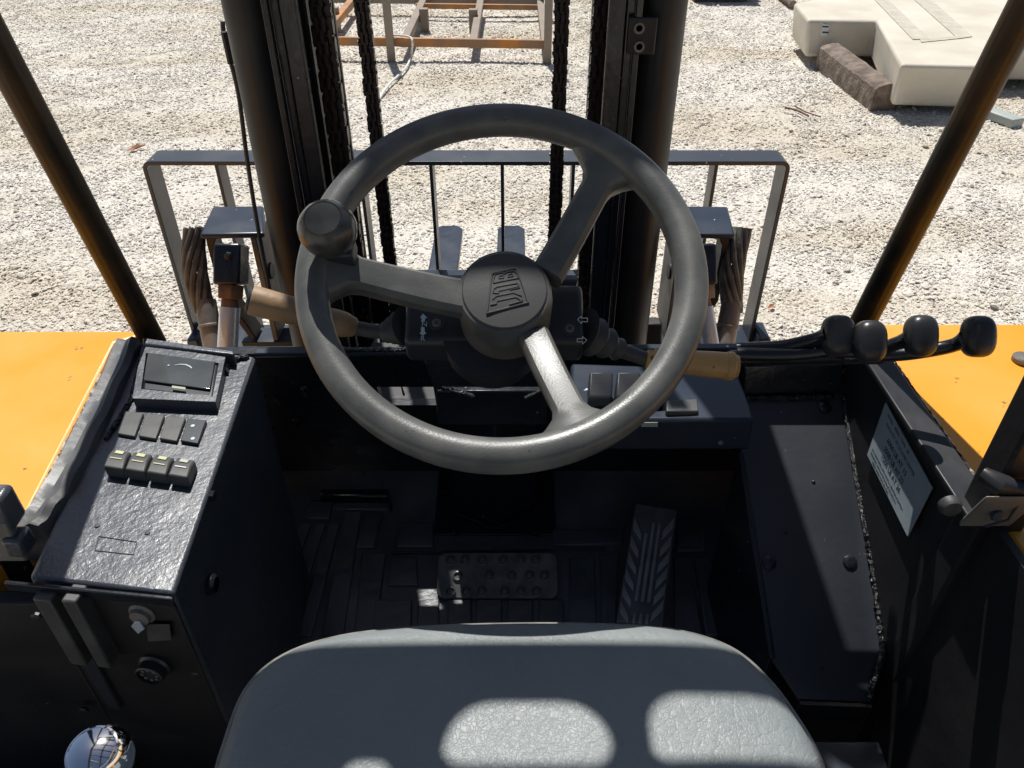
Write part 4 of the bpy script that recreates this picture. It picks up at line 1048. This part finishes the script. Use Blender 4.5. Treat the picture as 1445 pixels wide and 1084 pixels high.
# machine body under the cab, axle and tyres (out of the picture, seen from the side)
B(MB().bx(-.55, .55, .2, 1.15, -1.75, -1.2), 'chassis', BLKM, bevel=.02)
for sx in (-1, 1):
    B(MB().lathe(W(sx*.66+(.0 if sx < 0 else .0), .75, -1.72), (sx, 0, 0), [(.2, -.02), (.42, .0), (.47, .03), (.47, .27), (.42, .30), (.2, .28)], 36), 'front_tyre', RUB, smooth=True)

# ================================================================== YARD OBJECTS
# steel rack
RK = tag(empty('steel_rack', tuple(W(-.8, 9.5, -2.2))), 'long low rusty orange steel rack frame standing on the gravel ahead of the mast', 'rack')
zb = -2.03
yf = AZ(620, 62, zb).y; yr = yf+2.15
def X(px, y, py=60): return AZ(px, py, zb).x
xa, xb, xc, xd = AZ(450, 50, zb).x, AZ(570, 55, zb).x, AZ(668, 60, zb).x, AZ(773, 66, zb).x
sl_ = -.045                                  # the rack stands slightly askew
def ry(x): return yf+sl_*(x-xc)*1.4
def rbar(p, q_, w_, h_, name, m_):
    d = q_-p; s_ = Vector((-d.y, d.x, 0)).normalized()*w_/2
    MB().prism([p-s_, p+s_, q_+s_, q_-s_], (0, 0, -h_)).build(name, m_, RK, bevel=.006)
rbar(W(xa-.5, ry(xa-.5), zb+.05), W(xd, ry(xd), zb+.05), .05, .085, 'front_rail', ORACK)
rbar(W(xa-.5, ry(xa-.5)+2.15, zb+.05), W(xd, ry(xd)+2.15, zb+.05), .05, .085, 'rear_rail', GRACK)
rbar(W(xb-.05, ry(xb)+1.9, zb+.02), W(xd, ry(xd)+1.9, zb+.02), .05, .06, 'rear_rail', ORACK)
for x, mt in ((xa+.05, ORACK), (xb+.02, GRACK), (xc, GRACK), (xd-.02, GRACK)):
    rbar(W(x, ry(x)+.03, zb+.03), W(x, ry(x)+2.15, zb+.03), .085, .085, 'cross_rail', mt)
for x in (xb-.12, xd):
    MB().bx(x-.04, x+.04, ry(x)-.09, ry(x)-.028, -2.21, -1.0).build('upright', GRACK, RK, bevel=.006)
for x in (xa, xc-.05, xb+.12):
    MB().bx(x-.05, x+.05, ry(x)+1.15, ry(x)+1.25, -2.21, zb+.10).build('upright', GRACK, RK, bevel=.006)
for x in (xa-.3, xd-.01):
    MB().bx(x-.04, x+.04, ry(x)+2.2, ry(x)+2.28, -2.21, -1.2).build('upright', GRACK, RK, bevel=.006)
# cord
cz = -2.17
cp = [AZ(551, 55, -1.98), AZ(556, 50, -1.96), AZ(577, 52, -1.96), AZ(582, 60, -2.0), AZ(580, 78, -2.15), AZ(575, 92, cz), AZ(566, 103, cz), AZ(552, 116, cz), AZ(541, 130, cz), AZ(530, 150, cz-.01)]
tag(MB().tube(smoothpath(cp, 5), .011, 8).build('white_cord', CORD, smooth=True), 'loose white cord looped on the steel rack and trailing onto the gravel', 'cord')
cp = [AZ(552, 55, -1.98), AZ(553, 66, -2.03), AZ(560, 76, -2.14)]

# precast slab
zs = -1.74
OL = [(1120, 4), (1140, 28), (1238, 28), (1272, 91), (1384, 94), (1398, 58), (1500, 58), (1640, 10), (1560, -50), (1240, -60), (1180, -8)]
top = [AZ(x, y, zs) for x, y in OL]
cen = sum(top, Vector())/len(top)
bot = [Vector((cen.x+(p.x-cen.x)*.965, cen.y+(p.y-cen.y)*.965+.0, H-2.10)) for p in top]
m_ = MB(); n = len(top); m_.add(top+bot, [tuple(range(n)), tuple(range(n, 2*n))[::-1]]+[(i, n+i, n+(i+1) % n, (i+1) % n) for i in range(n)])
SB = tag(m_.build('precast_block', SLAB, bevel=.035, seg=3), 'large cream precast concrete piece with stepped outline lying on the gravel', 'concrete block')
def SP(x, y, up=.003): return AZ(x, y, zs+up)
for q_ in (((1215, -20), (1232, -20), (1312, 56), (1288, 56)), ((1268, -20), (1292, -20), (1372, 52), (1352, 55))):
    MB().prism([SP(*p) for p in q_], (0, 0, .004)).build('worn_strip', SLABD, SB)
MB().prism([SP(*p) for p in ((1298, 56), (1362, 50), (1360, 54), (1300, 60))], (0, 0, .003)).build('worn_strip', SLABD, SB)
# paper label on the side of the slab
nrm = (top[2]-top[1]).cross(bot[1]-top[1]).normalized()
if nrm.y > 0: nrm = -nrm
lb = MB().prism([PLN(x, y, top[1]+nrm*.006, nrm) for x, y in ((1161, 34), (1171, 35), (1167, 51), (1157, 50))], nrm*.003).build('paper_label', WHT, SB)
for (y0, hgt) in ((36.5, 2.2), (44.5, 2.2)):
    MB().prism([PLN(x, y, top[1]+nrm*.010, nrm) for x, y in ((1161, y0), (1169.5, y0+.5), (1169, y0+hgt+.5), (1160, y0+hgt))], nrm*.001).build('label_print', INK, lb)
for (px, py) in ((1300, 150), (1385, 140), (1150, 60)):
    p = AZ(px, py-8, -2.16)
# bearer under the slab
tag(MB().prism([AZ(1262, 150, -2.2), AZ(1300, 160, -2.2), AZ(1285, 130, -2.2), AZ(1262, 128, -2.2)], (0, 0, .09)).build('soil_clod', TIMB, bevel=.03), 'brown clod wedged beneath the front corner of the cream block', 'clod')
# timber
a, b = AZ(1149, 100, -2.2), AZ(1226, 160, -2.2)
d = (b-a).normalized(); s_ = Vector((-d.y, d.x, 0)).normalized()
if s_.y < 0: s_ = -s_
L_ = (b-a).length
m_ = MB(); N_ = 14; vs = []; fs = []
for i in range(N_+1):
    t = i/N_; p = a.lerp(b, t)
    for (u, h) in ((0, 0), (-.005, .12), (.0, .215), (.035, .24), (.12, .26), (.19, .25), (.215, .22), (.22, .1), (.215, 0)):
        vs.append(p+s_*(u+random.uniform(-.005, .005))+V(0, 0, h+random.uniform(-.006, .006)-.02*(t-.5))+d*random.uniform(-.004, .004))
k = 9
for i in range(N_):
    for j in range(k): fs.append((i*k+j, i*k+(j+1) % k, (i+1)*k+(j+1) % k, (i+1)*k+j))
fs += [tuple(range(k)), tuple(N_*k+j for j in range(k))]
tag(m_.add(vs, fs).build('timber_sleeper', TIMB), 'short weathered brown timber block leaning against the cream concrete piece', 'timber')
# pale profile
a, b = AZ(1366, 166, -2.2), AZ(1424, 188, -2.2)
d = (b-a).normalized(); s_ = Vector((-d.y, d.x, 0)).normalized()
if s_.y < 0: s_ = -s_
a = a-d*.1
PF = tag(MB().prism([a, b, b+s_*.13, a+s_*.13], (0, 0, .11)).build('profile_offcut', CHNL, bevel=.012), 'pale grey green profile offcut with a dark slot on the gravel by the cab pillar', 'offcut')
fn = s_*-1
MB().prism([a+d*.06+V(0, 0, .028)+fn*.001, b-d*.06+V(0, 0, .028)+fn*.001, b-d*.06+V(0, 0, .042)+fn*.001, a+d*.06+V(0, 0, .042)+fn*.001], fn*.003).build('slot', INK, PF)
# dark planks far ahead
p0 = AZ(985, 6, -2.2); p1 = AZ(1066, 6, -2.2)
DK = tag(empty('plank_stack', (tuple(p0.lerp(p1, .5)))), 'dark weathered plank stack at the far edge of the gravel between mast and cream block', 'plank stack')
for i in range(3):
    for j in range(4):
        zz = -2.19+i*.16
        MB().bx(p0.x+random.uniform(-.05, .05), p1.x+random.uniform(-.1, .1), p0.y+.1+j*.22, p0.y+.30+j*.22, zz, zz+.13).build('plank', DARKST, DK, bevel=.01)
# slim pale post lying behind the slab
a, b = AZ(1098, -5, -2.2), AZ(1118, 12, -2.2)
tag(MB().tube([a+V(0, 0, .05), b+V(0, 0, .05)], .05, 8).build('short_log', TIMB), 'short dark log lying beside the far corner of the cream block', 'log')
# leaves and twigs
def leaf(px, py, s_, lab):
    c = AZ(px, py, -2.165); m_ = MB(); a = random.uniform(0, 6); vs = []
    for (u, v_, h) in ((0, -1, 0), (.35, -.4, .1), (.4, .2, .25), (0, 1, .1), (-.4, .25, .3), (-.35, -.4, .12), (0, 0, -.05)):
        vs.append(c+Vector((u*math.cos(a)-v_*math.sin(a), u*math.sin(a)+v_*math.cos(a), h))*s_)
    m_.add(vs, [(6, 0, 1), (6, 1, 2), (6, 2, 3), (6, 3, 4), (6, 4, 5), (6, 5, 0)])
    o = m_.build('dry_leaf', LEAFM); so_ = o.modifiers.new('thick', 'SOLIDIFY'); so_.thickness = .002
    tag(o, lab, 'leaf', 'dry leaves on the gravel')
leaf(192, 210, .075, 'curled orange dry leaf on the gravel past the upper corner of the backrest frame')
leaf(1088, 433, .03, 'small orange brown leaf on the gravel between backrest edge and right cab pillar')
leaf(1161, 200, .03, 'tiny tan leaf on the gravel just past the right end of the backrest top')
def twig(pts, r, lab):
    tag(MB().tube(smoothpath([AZ(x, y, -2.165) for x, y in pts], 4), r, 6).build('twig', TWIG), lab, 'twig', 'twigs on the gravel')
twig(((1108, 152), (1125, 156), (1141, 164)), .009, 'long thin twig on the gravel left of the timber block')
twig(((1122, 150), (1137, 158), (1158, 165)), .006, 'forked shorter twig crossing beside the long twig by the timber block')
